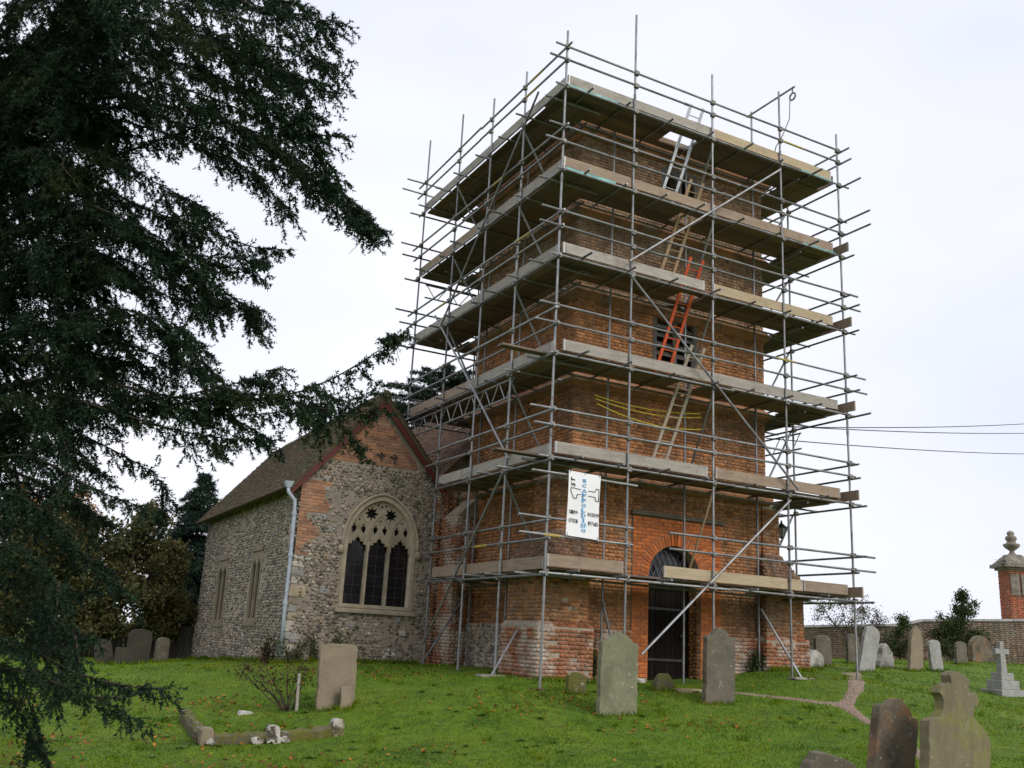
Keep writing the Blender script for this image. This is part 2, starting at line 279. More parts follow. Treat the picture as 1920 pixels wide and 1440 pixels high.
def bond(u0, u1, z0, z1, ok, d=.008, bl=.215, h=.065, j=.011, dr=.004):
    """rows of bricks laid in English bond over a rectangle, cut at its ends"""
    out = []; k = 0; z = z0
    while z+h < z1+.02:
        L = bl if k % 2 == 0 else (bl-j)/2; u = u0-(0 if k % 2 == 0 else L*.5+j*.5)
        while u < u1:
            a, b = max(u, u0), min(u+L, u1)
            if b-a > .03 and ok((a+b)/2, z+h/2):
                dd = max(d+random.gauss(0, dr), .002)
                out.append((a, b, z+random.gauss(0, .0015), min(z+h, z1), -.02, dd, dd))
            u += L+j
        z += h+j; k += 1
    return out
def flints(name, u0, u1, z0, z1, ok, fn, parent, s=.082, mat='flint'):
    V = []; F = []; o_, U_, V_, N_ = [np.asarray(q, float) for q in fn]; row = 0; z = z0
    flip = np.dot(np.cross(U_, V_), N_) < 0
    while z < z1:
        u = u0+(s/2 if row % 2 else 0)
        while u < u1:
            cu, cz = u+random.gauss(0, s*.16), z+random.gauss(0, s*.13)
            mp_ = math.sin(cu*2.1+1.7*math.sin(cz*1.3))+math.sin(cz*2.7+cu*.9)
            if ok(cu, cz) and not (mp_ > .95 and random.random() < .55):
                k = random.randint(6, 8); r = s*(.28+.44*random.random()**1.8); asp = random.uniform(.62, .95); rot = random.gauss(0, .5); hh = random.uniform(.008, .022)+r*.22; b = len(V); ph = random.random()*6.28
                ring = []
                for i in range(k):
                    a = ph+6.283*i/k; rr = r*random.uniform(.8, 1.15); x, y = rr*math.cos(a), rr*math.sin(a)*asp
                    ring.append((x*math.cos(rot)-y*math.sin(rot), x*math.sin(rot)+y*math.cos(rot)))
                for (x, y) in ring: V.append(o_+(cu+x)*U_+(cz+y)*V_-.006*N_)
                tx, ty = random.gauss(0, .1), random.gauss(0, .1)
                for (x, y) in ring: V.append(o_+(cu+x*.78)*U_+(cz+y*.78)*V_+(hh+x*tx+y*ty)*N_)
                V.append(o_+cu*U_+cz*V_+hh*1.25*N_)
                for i in range(k):
                    i2 = (i+1) % k
                    for t in ((b+i, b+i2, b+k+i2), (b+i, b+k+i2, b+k+i), (b+k+i, b+k+i2, b+2*k)): F.append(t[::-1] if flip else t)
            u += s*1.02
        z += s*.80; row += 1
    o = np_obj(name, np.array(V), np.array(F), mat, parent, smooth=False); o['kind'] = 'stuff'; return o
def arch_pts(cx, hw, zs, rise, n=16, k=.62):
    """pointed to round arch from the left springing over the crown to the right one"""
    out = []
    for i in range(n+1):
        t = math.pi*(1-i/n); c, s_ = math.cos(t), math.sin(t)
        out.append((cx+hw*math.copysign(abs(c)**1.0, c), zs+rise*s_**k if False else zs+rise*(s_*(1-.10)+.10*(1-abs(c)))))
    return out
BRICKMESH = {}
def brick_piece(parent, c, U, V, N, L, H, D, mat):
    """one brick as its own object; alike bricks share a mesh"""
    key = (round(L, 3), round(H, 3), mat)
    if key not in BRICKMESH: BRICKMESH[key] = MB().box((-L/2, -H/2, -.05), (L/2, H/2, .0)).mesh('brick', mat, bevel=.004)
    o = bpy.data.objects.new('brick', BRICKMESH[key]); U, V, N = Vector(U), Vector(V), Vector(N)
    c = Vector(c)+N*D
    o.matrix_world = Matrix(((U.x, V.x, N.x, c.x), (U.y, V.y, N.y, c.y), (U.z, V.z, N.z, c.z), (0, 0, 0, 1)))
    return link(o, parent)

# ------------------------------------------------------------------ ground
GP = np.array([(0, 0, 0), (7.75, 0, .40), (5.94, 0, .36), (0, 1.85, .12), (0, 3.36, .15), (0, 5.15, .18), (-2.74, 6.6, .06), (.71, 6.6, .15), (-2.78, 16.9, -.28),
    (.5, -1.69, -.29), (3.02, -1.21, -.08), (.75, -.02, -.03), (2.62, -.11, .06), (-3.32, 1.2, -.45), (-5.74, -.32, -.89), (-3.75, -.48, -.74), (-5.6, 2.14, -.73),
    (12.64, 3.84, .51), (14.61, 3.94, .59), (13.04, 5.94, .6), (21.14, 7.43, .91), (13.98, .88, .18), (21.8, 15.4, .7), (29.4, 11.2, 1.0), (-5.2, 11.15, -.22), (-7, 5.2, -.6),
    (3.95, 1.3, .13), (7.5, 1.3, .52), (8.6, .75, .39), (4.1, -3.7, -.27), (-8.96, -15.3, -.88), (.5, -7.8, -.74), (-4.06, -2.72, -.92), (.2, -5.06, -.64), (9.25, -.12, .2), (-12, 14, -.5), (-14, -6, -1.1),
    (10, -8, -.3), (20, -4, .1), (0, 25, -.3), (-15, 30, -.4), (30, 30, .6), (40, 0, .8), (12, 22, .4), (-20, 5, -.9), (0, -20, -.9)])
def _tk(r2): return .5*r2*np.log(r2+1e-9)
def _tps():
    n = len(GP); X = GP[:, :2]; K = _tk(((X[:, None]-X[None])**2).sum(-1))+np.eye(n)*.25
    A = np.zeros((n+3, n+3)); A[:n, :n] = K; A[:n, n] = A[n, :n] = 1; A[:n, n+1:] = X; A[n+1:, :n] = X.T
    return np.linalg.solve(A, np.r_[GP[:, 2], 0, 0, 0])
_TW = _tps()
def gz(x, y):
    x = np.asarray(x, float); y = np.asarray(y, float); P = np.stack([x.ravel(), y.ravel()], -1); n = len(GP)
    K = _tk(((P[:, None]-GP[None, :, :2])**2).sum(-1)); z = K@_TW[:n]+_TW[n]+P@_TW[n+1:]
    d = np.hypot(P[:, 0]-5, P[:, 1]-5); t = np.clip((d-28)/25, 0, 1); z = np.clip(z, -1.6, 1.6)*(1-t)+.3*t
    z += .025*np.sin(P[:, 0]*1.7+P[:, 1]*.9)*np.sin(P[:, 1]*1.3-.4*P[:, 0])*(1-t)
    return z.reshape(x.shape) if x.shape else float(z[0])
def gpt(px, py):
    """where a sight line meets the ground"""
    d = CF + (px-960)/FPX*CR - (py-720)/FPX*CU; lo = 3.; k = lo
    while k < 80:
        p = CAM+k*d
        if p[2] < gz(p[0], p[1]): break
        k += .1
    a, b = k-.1, k
    for _ in range(12):
        m = (a+b)/2; p = CAM+m*d
        if p[2] < gz(p[0], p[1]): b = m
        else: a = m
    return CAM+b*d
def axis(lo, hi, st, far):
    core = list(np.arange(lo, hi+.001, st)); a = [lo]; s_ = st
    while a[0] > -far: s_ *= 1.35; a.insert(0, a[0]-s_)
    b = [hi]; s_ = st
    while b[-1] < far: s_ *= 1.35; b.append(b[-1]+s_)
    return np.array(a[:-1]+core+b[1:])
gx, gy = axis(-16, 32, .28, 900), axis(-18, 20, .28, 900)
GX, GY = np.meshgrid(gx, gy); GZ = gz(GX, GY); nx, ny = len(gx), len(gy)
idx = np.arange(nx*ny).reshape(ny, nx)
gF = np.stack([idx[:-1, :-1], idx[:-1, 1:], idx[1:, 1:], idx[1:, :-1]], -1).reshape(-1, 4)
ground = np_obj('ground', np.stack([GX, GY, GZ], -1).reshape(-1, 3), gF, 'grass_ground', smooth=True); tag(ground, 'sloping grass of the churchyard', kind='structure')

def ribbon(pairs, n=6, m=5):
    Lp = [gpt(*p[0]) for p in pairs]; Rp = [gpt(*p[1]) for p in pairs]; rows = []
    for i in range(len(pairs)-1):
        for k in range(n):
            t = k/n; a = Lp[i]*(1-t)+Lp[i+1]*t; b = Rp[i]*(1-t)+Rp[i+1]*t; w = random.gauss(0, .03); dd = b-a
            rows.append([a-dd*w+(b-a+dd*2*w)*(q/m) for q in range(m+1)])
    rows.append([Lp[-1]*(1-q/m)+Rp[-1]*q/m for q in range(m+1)])
    P = np.array(rows); P[..., 2] = gz(P[..., 0], P[..., 1])+.018; P[:, 0, 2] -= .04; P[:, -1, 2] -= .04
    h, w = P.shape[:2]; I = np.arange(h*w).reshape(h, w)
    return P, np.stack([I[:-1, :-1], I[:-1, 1:], I[1:, 1:], I[1:, :-1]], -1).reshape(-1, 4)
PATH1, F1 = ribbon([((1572, 1262), (1620, 1262)), ((1584, 1278), (1626, 1280)), ((1587, 1295), (1622, 1296)), ((1577, 1312), (1609, 1310)), ((1562, 1322), (1605, 1326)), ((1582, 1333), (1618, 1338)), ((1612, 1351), (1641, 1356)), ((1652, 1372), (1674, 1376)), ((1690, 1402), (1722, 1402)), ((1730, 1440), (1790, 1440))])
PATH2, F2 = ribbon([((1580, 1314), (1584, 1330)), ((1540, 1313), (1540, 1322)), ((1480, 1307), (1480, 1313)), ((1420, 1302), (1420, 1306)), ((1376, 1298), (1376, 1301))], m=2)
pathV = np.concatenate([PATH1.reshape(-1, 3), PATH2.reshape(-1, 3)+np.array([0, 0, .004])])
path = np_obj('gravel_path', pathV, np.concatenate([F1, F2+PATH1.size//3]), 'path_gravel', smooth=True); tag(path, 'worn pinkish gravel path through the grass', kind='structure')
PC = pathV[:, :2]
def near_path(x, y, d=.11):
    out = np.zeros(len(x), bool)
    for a in range(0, len(x), 20000):
        q = np.stack([x[a:a+20000], y[a:a+20000]], -1); out[a:a+20000] = (((q[:, None]-PC[None])**2).sum(-1)).min(1) < d*d
    return out
# pebbles of the path
pp = []
for P in (PATH1, PATH2):
    h, w = P.shape[:2]
    for _ in range(1500 if P is PATH1 else 250):
        i, q = random.randrange(h-1), random.uniform(.08, .92)*(w-1); j = int(q); t = q-j
        pp.append(P[i, j]*(1-t)+P[i, j+1]*t+(P[i+1, j]-P[i, j])*random.random())
pp = np.array(pp); o4 = np.array([(1, 0, 0), (-.5, .87, 0), (-.5, -.87, 0), (0, 0, .8), (0, 0, -.5)]); rs = rng.uniform(.008, .022, len(pp))
V = (pp[:, None]+o4[None]*rs[:, None, None]*rng.uniform(.6, 1.3, (len(pp), 5, 1))).reshape(-1, 3)
F = (np.arange(len(pp))[:, None, None]*5+np.array([(0, 1, 3), (1, 2, 3), (2, 0, 3)])[None]).reshape(-1, 3)
tag(np_obj('gravel', V, F, 'pebble'), 'loose pinkish gravel lying along the worn path', 'gravel', kind='stuff')

# ------------------------------------------------------------------ church tower
TX0, TX1, TY0, TY1 = 1.3, 6.58, 1.3, 6.2
FR = lambda y: (lambda u, v, n: (u, y-n, v))          # plane facing the lawn, u to the right
FRB = lambda y: ((0, y, 0), (1, 0, 0), (0, 0, 1), (0, -1, 0))
LF = lambda x: (lambda u, v, n: (x-n, u, v))          # plane facing the chapel side, u going back
LFB = lambda x: ((x, 0, 0), (0, 1, 0), (0, 0, 1), (-1, 0, 0))
tower = empty('church_tower', (3.94, 1.3, 0.1), label='square red brick church tower wrapped in scaffolding', cat='tower')
def T(o): return local(o, tower)
DC, DR, DS = 3.96, .69, 2.24
def in_door(u, z, m=0): return abs(u-DC) < DR+m and (z < DS or math.hypot(u-DC, z-DS) < DR+m)
door_poly = [(DC-DR, -.3)]+[(DC-DR*math.cos(a), DS+DR*math.sin(a)) for a in np.linspace(0, math.pi, 19)]+[(DC+DR, -.3)]
LC, LW, LZ0, LZ1 = 3.93, .53, 6.93, 8.05
louv_poly = [(LC-LW, LZ0)]+[(LC-LW*math.cos(a), LZ1+.35*math.sin(a)) for a in np.linspace(0, math.pi, 13)]+[(LC+LW, LZ0)]
def ltl(c): return [(c-.2, 11.0)]+[(c-.2*math.cos(a), 11.42+.28*math.sin(a)) for a in np.linspace(0, math.pi, 11)]+[(c+.2, 11.0)]
def in_open(u, z):
    if in_door(u, z, .02): return True
    if abs(u-LC) < LW+.1 and LZ0-.06 < z < LZ1+.36: return True
    return any(abs(u-c) < .27 and 10.95 < z < 11.75 for c in (3.75, 4.27))
T(plate('front_wall', rect(TX0, TX1, -.5, 12.6), [door_poly, louv_poly, ltl(3.75), ltl(4.27)], FR(TY0), -.45, 0, 'mortar', tower))
T(MB().box((TX0+.002, TY0+.46, -.5), (TX1, TY1, 12.598)).build('core_wall', 'mortar', tower))
T(MB().box((TX0+.003, TY0+.2, -.5), (TX0+.4, TY0+.459, 12.597)).build('side_wall', 'mortar', tower)) if False else None
sur = lambda u, z: 2.83 < u < 5.23 and z < 3.5
but = lambda u, z: (u < 1.66 or u > 6.22) and z < 2.5
for nm, z0, z1, mt in (('lower', .9, 6.1, 'brick_old'), ('middle', 6.28, 8.06, 'brick_old'), ('upper', 8.24, 12.5, 'brick_grey')):
    tag(T(boxes('brickwork', bond(TX0, TX1, z0, z1, lambda u, z: not in_open(u, z) and not sur(u, z) and not but(u, z)), FRB(TY0), mt, tower)), kind='stuff')
    tag(T(boxes('brickwork', bond(TY0, TY1, z0, z1, lambda u, z: True), LFB(TX0), mt, tower)), kind='stuff')
# plinth between the buttresses
for a, b in ((1.62, 2.82), (5.24, 6.26)):
    T(MB().box((a, 1.20, -.5), (b, 1.298, 1.12)).build('plinth', 'mortar_pale', tower, bevel=.02))
    tag(T(boxes('plinth_brickwork', bond(a, b, -.1, 1.13, lambda u, z: random.random() > .06), FRB(1.20), 'brick_lime', tower)), kind='stuff')
T(MB().box((1.16, 2.0, -.5), (1.298, 6.1, 1.15)).build('plinth', 'mortar_pale', tower, bevel=.02))
T(flints('plinth_flints', 2.1, 6.1, -.1, 1.12, lambda u, z: True, LFB(1.16), tower, s=.1))
# string courses
SPROF = [(0, -.15), (.05, -.12), (.11, -.05), (.12, .02), (.06, .10), (0, .15)]
def course(z, prof, name, mt):
    mb = MB(); n = len(prof)
    for o, dz in prof: mb.v += [(TX0-o-.012, TY0-o-.012, z+dz), (TX1+o, TY0-o-.012, z+dz), (TX1+o, TY1+o, z+dz), (TX0-o-.012, TY1+o, z+dz)]
    for i in range(n-1):
        for k in range(4): mb.f.append((i*4+k, i*4+(k+1) % 4, (i+1)*4+(k+1) % 4, (i+1)*4+k))
    mb.f += [(3, 2, 1, 0), tuple(range((n-1)*4, n*4))]
    return T(mb.build(name, mt, tower))
for z in (4.22, 6.2, 8.16, 10.06): course(z, SPROF, 'string_course', 'string_brick')
course(12.12, [(0, -.2), (.06, -.17), (.08, -.08), (.17, 0), (.19, .1), (.19, .2), (0, .24)], 'cornice', 'string_brick')
unit3 = lambda v: v/np.linalg.norm(v)
# buttresses
def buttress(mx):
    m = (lambda x: x) if mx == 0 else (lambda x: 7.88-x)
    def hx(x0, x1, y0, z0, X0, X1, Y0, z1, yb=2.35):
        p = [(m(x0), y0, z0), (m(x1), y0, z0), (m(x1), yb, z0), (m(x0), yb, z0), (m(X0), Y0, z1), (m(X1), Y0, z1), (m(X1), yb, z1), (m(X0), yb, z1)]
        return p
    root = T(MB().hexa(hx(.52, 1.62, 1.0, 1.1, .52, 1.62, 1.0, 2.42)).hexa(hx(.44, 1.70, .92, -.5, .44, 1.70, .92, 1.10, 2.4)).hexa(hx(.44, 1.70, .92, 1.101, .53, 1.61, 1.01, 1.2, 2.4)).hexa(hx(.97, 1.45, 1.25, 2.9, .97, 1.45, 1.25, 4.0, 2.2)).hexa(hx(.97, 1.45, 1.25, 4.001, 1.2, 1.4, 1.32, 4.3, 2.2)).build('buttress', 'mortar_pale', tower))
    w_ = T(MB().hexa(hx(.52, 1.62, 1.0, 2.421, .95, 1.47, 1.24, 3.0)).build('weathering', 'mortar', root))
    def slope(c0, c1, t0, t1, mt):   # bricks laid up a sloping face between bottom corners c and top corners t
        c0, c1, t0, t1 = [np.array(q, float) for q in (c0, c1, t0, t1)]; U = unit3(c1-c0); mid = (t0+t1)/2-(c0+c1)/2; V_ = unit3(mid-U*np.dot(mid, U)); N = np.cross(U, V_); L = np.dot(mid, V_); w0, w1 = np.linalg.norm(c1-c0), np.linalg.norm(t1-t0); sh = np.dot(t0-c0, U)
        ok = lambda u, v: sh*v/L-.01 < u < w0-(w0-w1-sh)*v/L+.01
        tag(T(boxes('slope_brickwork', bond(-.004, w0+.004, .0, L, ok, d=.012), (c0, U, V_, N), mt, w_)), kind='stuff')
    fa_, fb_ = (m(.52), m(1.62)) if mx == 0 else (m(1.62), m(.52)); ga_, gb_ = (m(.95), m(1.47)) if mx == 0 else (m(1.47), m(.95))
    slope((fa_, 1.0, 2.42), (fb_, 1.0, 2.42), (ga_, 1.24, 3.0), (gb_, 1.24, 3.0), 'brick_dark')
    xs, xt = (m(.52), m(.95)) if mx == 0 else (m(1.62), m(1.47))
    slope((xs, 2.35, 2.42), (xs, 1.0, 2.42), (xt, 2.35, 3.0), (xt, 1.24, 3.0), 'brick_dark')
    pa_, pb_ = (m(.44), m(1.70)) if mx == 0 else (m(1.70), m(.44)); slope((pa_, .92, 1.10), (pb_, .92, 1.10), (pa_+.09, 1.01, 1.2), (pb_-.09, 1.01, 1.2), 'brick_lime')
    if mx:
        for x, y0, y1, z0, z1, mt in ((m(1.70), .92, 1.2, -.15, 1.11, 'brick_lime'), (m(1.62), 1.0, 1.3, 1.2, 2.4, 'brick_old'), (m(1.45), 1.25, 1.3, 2.95, 4.02, 'brick_old')):
            tag(T(boxes('buttress_brickwork', bond(y0, y1, z0, z1, lambda u, z: True), LFB(x), mt, root)), kind='stuff')

    e = [(m(.44), m(1.70), .92, -.15, 1.11, 'brick_lime', .1), (m(.52), m(1.62), 1.0, 1.2, 2.40, 'brick_old', 0), (m(.97), m(1.45), 1.25, 2.95, 4.02, 'brick_old', 0)]
    for a, b, y, z0, z1, mt, gap in e:
        a, b = min(a, b), max(a, b)
        tag(T(boxes('buttress_brickwork', bond(a-.004, b+.004, z0, z1, lambda u, z: random.random() > gap*(1 if z > .75 else .3)), FRB(y), mt, root)), kind='stuff')
    if mx == 0:
        for x, y0, y1, z0, z1, mt in ((.44, .92, 2.4, -.15, 1.11, 'brick_lime'), (.52, 1.0, 2.35, 1.2, 2.4, 'brick_old'), (.97, 1.25, 2.2, 2.95, 4.02, 'brick_old')):
            tag(T(boxes('buttress_brickwork', bond(y0, y1, z0, z1, lambda u, z: True), LFB(x), mt, root)), kind='stuff')
for q in (0, 1): buttress(q)
rb = T(MB().box((.72, 5.45, -.5), (1.29, 6.3, 3.6)).add([(.72, 5.45, 3.601), (1.29, 5.45, 3.601), (1.29, 6.3, 3.601), (.72, 6.3, 3.601), (1.25, 5.5, 4.1), (1.29, 5.5, 4.1), (1.29, 6.3, 4.1), (1.25, 6.3, 4.1)], [(3, 2, 1, 0), (4, 5, 6, 7), (0, 1, 5, 4), (1, 2, 6, 5), (2, 3, 7, 6), (3, 0, 4, 7)]).build('buttress', 'mortar_pale', tower))
for pl, a, b in ((FRB(5.45), .72, 1.29), (LFB(.72), 5.45, 6.3)):
    tag(T(boxes('buttress_brickwork', bond(a, b, -.1, 3.6, lambda u, z: True), pl, 'brick_lime', rb)), kind='stuff')
# bright orange doorway surround, brick by brick
sur_o = T(plate('doorway_surround', rect(2.84, 5.22, -.3, 3.5), [[(DC-DR+.001, -.2)]+door_poly[1:-1]+[(DC+DR-.001, -.2)]], FR(TY0), .001, .022, 'mortar', tower))
nb = 0
AR = .225
def dbrick(u, z, L, H, rot=0, proud=0):
    global nb; nb += 1
    c, s_ = math.cos(rot), math.sin(rot)
    T(brick_piece(sur_o, (u, TY0, z), (c, 0, s_), (-s_, 0, c), (0, -1, 0), L, H, .034+proud+random.gauss(0, .002), 'brick_orange'))
nv = 31
for i in range(nv):
    a = math.pi*(i+.5)/nv; key = abs(i-nv//2) <= 1
    rr = DR+.008+(.30 if key else AR)/2
    dbrick(DC-rr*math.cos(a), DS+rr*math.sin(a), .30 if key else AR-.01, .064, math.pi-a, .02 if key else 0)
k = 0; z = .22; RA = DR+AR+.012
def lay(a, b, z, head, flip):
    u = a; L = .103 if head else .215
    while u < b-.04:
        e = min(u+L, b); e = b if b-e < .05 else e
        m_ = (u+e)/2; dbrick(m_ if not flip else 2*DC-m_, z+.034, round(e-u, 2), .064); u = e+.011; L = .215
while z < 3.44:
    dz = z+.034-DS
    if dz > RA: lay(2.85, 5.21, z, k % 2, False)
    else:
        xi = DR+.004 if dz < -.04 else math.sqrt(max(RA**2-max(dz, 0)**2, 0))+.006
        lay(2.85, DC-xi, z, k % 2, False); lay(2*DC-5.21, DC-xi, z, k % 2, True)
    z += .076; k += 1
# drip course over the surround
T(MB().box((2.78, 1.2, 3.51), (5.28, 1.3, 3.55)).box((2.80, 1.23, 3.552), (5.26, 1.3, 3.60)).build('drip_course', 'stone_brown', tower, bevel=.008))
for x in (2.98, 5.0):
    T(MB().box((x-.18, 1.14, -.2), (x+.16, 1.262, .20)).build('jamb_stone', 'stone_lichen', sur_o, bevel=.03))
# jamb reveals
for s_ in (-1, 1):
    tag(T(boxes('reveal_brickwork', bond(0, .42, -.1, 2.24, lambda u, z: True), ((DC+s_*DR, TY0, 0), (0, 1, 0), (0, 0, 1), (-s_, 0, 0)), 'brick_old', sur_o)), kind='stuff')
door = T(MB().box((DC-DR, 1.66, 2.02), (DC+DR, 1.74, 2.2)).box((DC-DR, 1.66, .0), (DC-DR+.08, 1.74, 2.02)).box((DC+DR-.08, 1.66, .0), (DC+DR, 1.74, 2.02)).build('door', 'oak_dark', tower))
pw = (2*DR-.16)/9
for i in range(9):
    x = DC-DR+.08+i*pw; T(MB().box((x+.004, 1.675+random.uniform(0, .008), .06), (x+pw-.004, 1.72, 2.015)).build('plank', 'oak_dark', door, bevel=.006))
for z in (.55, 1.6): T(MB().box((DC-.6, 1.655, z), (DC+.5, 1.674, z+.05)).build('hinge', 'iron', door))
T(MB().lathe([(.025, 0), (.035, .01), (.03, .05), (.01, .06)], (DC+.45, 1.62, 1.05), 10).build('handle', 'iron', door))
fan = T(MB().box((DC-DR, 1.58, 2.2), (DC+DR, 1.60, 2.95)).build('fanlight', 'dark_glass', tower))
for sgn in (1, -1):
    for k in range(-8, 9):
        # slanted lead bars clipped to the half round
        dx, dz = math.cos(RAD(62))*sgn, math.sin(RAD(62)); ox = DC+k*.145; ts = []
        for t in np.linspace(-1.2, 1.4, 131):
            u, z = ox+dx*t, DS+.2+dz*t
            if z > 2.2 and math.hypot(u-DC, max(z-DS, 0)) < DR-.015: ts.append(t)
        if len(ts) > 4:
            a, b = ts[0], ts[-1]
            T(MB().beam((ox+dx*a, 1.565+.006*sgn, DS+.2+dz*a), (ox+dx*b, 1.565+.006*sgn, DS+.2+dz*b), .012, .01, (0, 1, 0)).build('lattice_bar', 'lead', fan))
T(MB().box((DC-DR, 1.2, -.3), (DC+DR, 2.0, .06)).build('threshold', 'stone_grey', tower, bevel=.02))
# belfry openings
lo = T(plate('louvre_window', [(LC-LW-.09, LZ0-.1)]+[(LC-(LW+.09)*math.cos(a), LZ1+.44*math.sin(a)) for a in np.linspace(0, math.pi, 13)]+[(LC+LW+.09, LZ0-.1)], [[(LC-LW+.002, LZ0+.01)]+[(LC-(LW-.002)*math.cos(a), LZ1+.348*math.sin(a)) for a in np.linspace(0, math.pi, 13)]+[(LC+LW-.002, LZ0+.01)]], FR(TY0), -.2, .02, 'louvre', tower))
for k in range(6):
    z = LZ0+.02+k*.215; h = LW if z < LZ1 else LW*math.sqrt(max(1-((z+.1-LZ1)/.35)**2, .05))
    T(MB().hexa([(LC-h, 1.34, z+.0), (LC+h, 1.34, z+.0), (LC+h, 1.62, z+.2), (LC-h, 1.62, z+.2), (LC-h, 1.34, z+.05), (LC+h, 1.34, z+.05), (LC+h, 1.62, z+.25), (LC-h, 1.62, z+.25)]).build('slat', 'louvre', lo))
T(MB().box((LC-.05, 1.3, LZ0), (LC+.05, 1.36, LZ1+.33)).build('mullion', 'louvre', lo))
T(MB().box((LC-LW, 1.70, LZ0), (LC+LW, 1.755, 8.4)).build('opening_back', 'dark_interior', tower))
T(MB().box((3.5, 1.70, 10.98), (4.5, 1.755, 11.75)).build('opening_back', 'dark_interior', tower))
T(plate('bell_window', rect(3.47, 4.55, 10.94, 11.82), [[(p[0], max(p[1], 11.01)) for p in ltl(c)] for c in (3.75, 4.27)], FR(TY0), -.15, .02, 'louvre', tower))

# ------------------------------------------------------------------ flint chapel with the traceried window
GYP, CX0, CX1, RIDX, RIDZ, SL = 6.6, -2.78, .62, -.97, 6.40, 1.18
chapel = empty('flint_chapel', (-1.08, 6.6, .1), label='flint walled chapel with brick gable and tiled roof left of tower', cat='chapel')
def Cc(o): return local(o, chapel)
ridge = lambda x: RIDZ-abs(x-RIDX)*SL
WX, WH, WS, WR = -.72, .91, 2.89, 1.13
def warch(h, r, n=20): return arch_pts(WX, h, WS, r, n)
wouter = [(WX-WH, 1.36)]+warch(WH, WR)+[(WX+WH, 1.36)]
winner = [(WX-.82, 1.44)]+warch(.82, 1.03)+[(WX+.82, 1.44)]
gout = [(CX0, -.7), (CX1, -.7), (CX1, ridge(CX1)), (RIDX, RIDZ), (CX0, ridge(CX0))]
Cc(plate('gable_wall', gout, [wouter], FR(GYP), -.5, 0, 'mortar_pale', chapel))
SW = [(9.46, 10.46, 1.0, 2.65), (13.3, 14.5, .94, 2.6)]
Cc(plate('side_wall', rect(GYP+.01, 16.9, -.8, 4.22), [rect(*w) for w in SW], LF(CX0), -.5, 0, 'mortar_pale', chapel))
Cc(MB().box((CX1-.5, 7.1, -.5), (CX1, 16.9, 4.5)).build('side_wall', 'mortar_pale', chapel))
Cc(MB().add([(CX0+.02, 16.4, -.7), (CX1, 16.4, -.7), (CX1, 16.4, ridge(CX1)), (RIDX, 16.4, RIDZ), (CX0+.02, 16.4, ridge(CX0)), (CX0+.02, 16.89, -.7), (CX1, 16.89, -.7), (CX1, 16.89, ridge(CX1)), (RIDX, 16.89, RIDZ), (CX0+.02, 16.89, ridge(CX0))], [(0, 1, 2, 3, 4), (9, 8, 7, 6, 5)]+[(i, 5+i, 5+(i+1) % 5, (i+1) % 5) for i in range(5)]).build('end_wall', 'mortar_pale', chapel))
Cc(MB().box((CX0+.6, 7.3, -.5), (CX1-.6, 16.3, 4.0)).build('dark_room', 'dark_interior', chapel))
def win_in(u, z, m=.06): return abs(u-WX) < WH+m and 1.3 < z < WS+max(0, WR*math.sqrt(max(0, 1-((u-WX)/(WH+m))**2)))+m
BZ = 4.72
def quoinzone(u, z): return u < -2.42+.25*math.sin(z*9) and 2.45 < z < 4.25 or (u < -2.1 and 3.45 < z < 4.2 and u < -2.1+.1*math.sin(z*11))
def chalkzone(u, z): return u < -2.70 and z < 2.4
Cc(flints('flints', CX0+.02, CX1, -.2, BZ+.05, lambda u, z: not win_in(u, z) and z < ridge(u)-.12 and z < BZ+.05*math.sin(u*5) and not quoinzone(u, z) and not chalkzone(u, z), FRB(GYP), chapel, s=.088))
Cc(flints('flints', GYP+.03, 16.88, -.5, 4.2, lambda u, z: not any(a-.12 < u < b+.12 and c-.14 < z < d+.1 for a, b, c, d in SW), LFB(CX0), chapel, s=.088))
gb = 0
def gbrick(u0, u1, z, H=.064):
    global gb; gb += 1
    Cc(brick_piece(chapel, ((u0+u1)/2, GYP, z+H/2), (1, 0, 0), (0, 0, 1), (0, -1, 0), round(u1-u0, 2), H, .012+random.gauss(0, .003), 'brick_gable'))
z = BZ+.04; k = 0
while z < RIDZ-.3:
    hw = (RIDZ-.22-z-.07)/SL; u = RIDX-hw; e = RIDX+hw; first = k % 2
    while u < e-.05:
        L = .10 if first else .215; first = 0
        gbrick(u, min(u+L, e), z); u += L+.011
    z += .076; k += 1
z = 2.47; k = 0
while z < 4.2:
    lim = -2.42+.2*math.sin(z*9) if z < 3.45 else -2.12+.08*math.sin(z*11)
    u = CX0+.004; L = .215 if k % 2 else .103
    while u < lim-.03:
        gbrick(u, min(u+L, lim), z); u += L+.011; L = .215
    z += .076; k += 1
z = -.15
def rough_block(u0, u1, z0, z1, mt, name, dy=.02):
    j = lambda: random.gauss(0, .014)
    Cc(MB().hexa([(u0+j(), GYP-dy, z0+j()), (u1+j(), GYP-dy, z0+j()), (u1, GYP+.15, z0), (u0, GYP+.15, z0), (u0+j(), GYP-dy, z1+j()), (u1+j(), GYP-dy, z1+j()), (u1, GYP+.15, z1), (u0, GYP+.15, z1)]).build(name, mt, chapel, bevel=.022))
while z < 2.38:   # pale corner stones, some lost
    h = random.uniform(.14, .27); L = random.uniform(.16, .42); h = min(h, 2.44-z)
    if h > .08 and random.random() < .85: rough_block(CX0-.012, CX0+L, z+.012, z+h-.012, random.choice(('chalk', 'limestone', 'stone_tan', 'stone_grey')), 'quoin')
    z += h
done = []
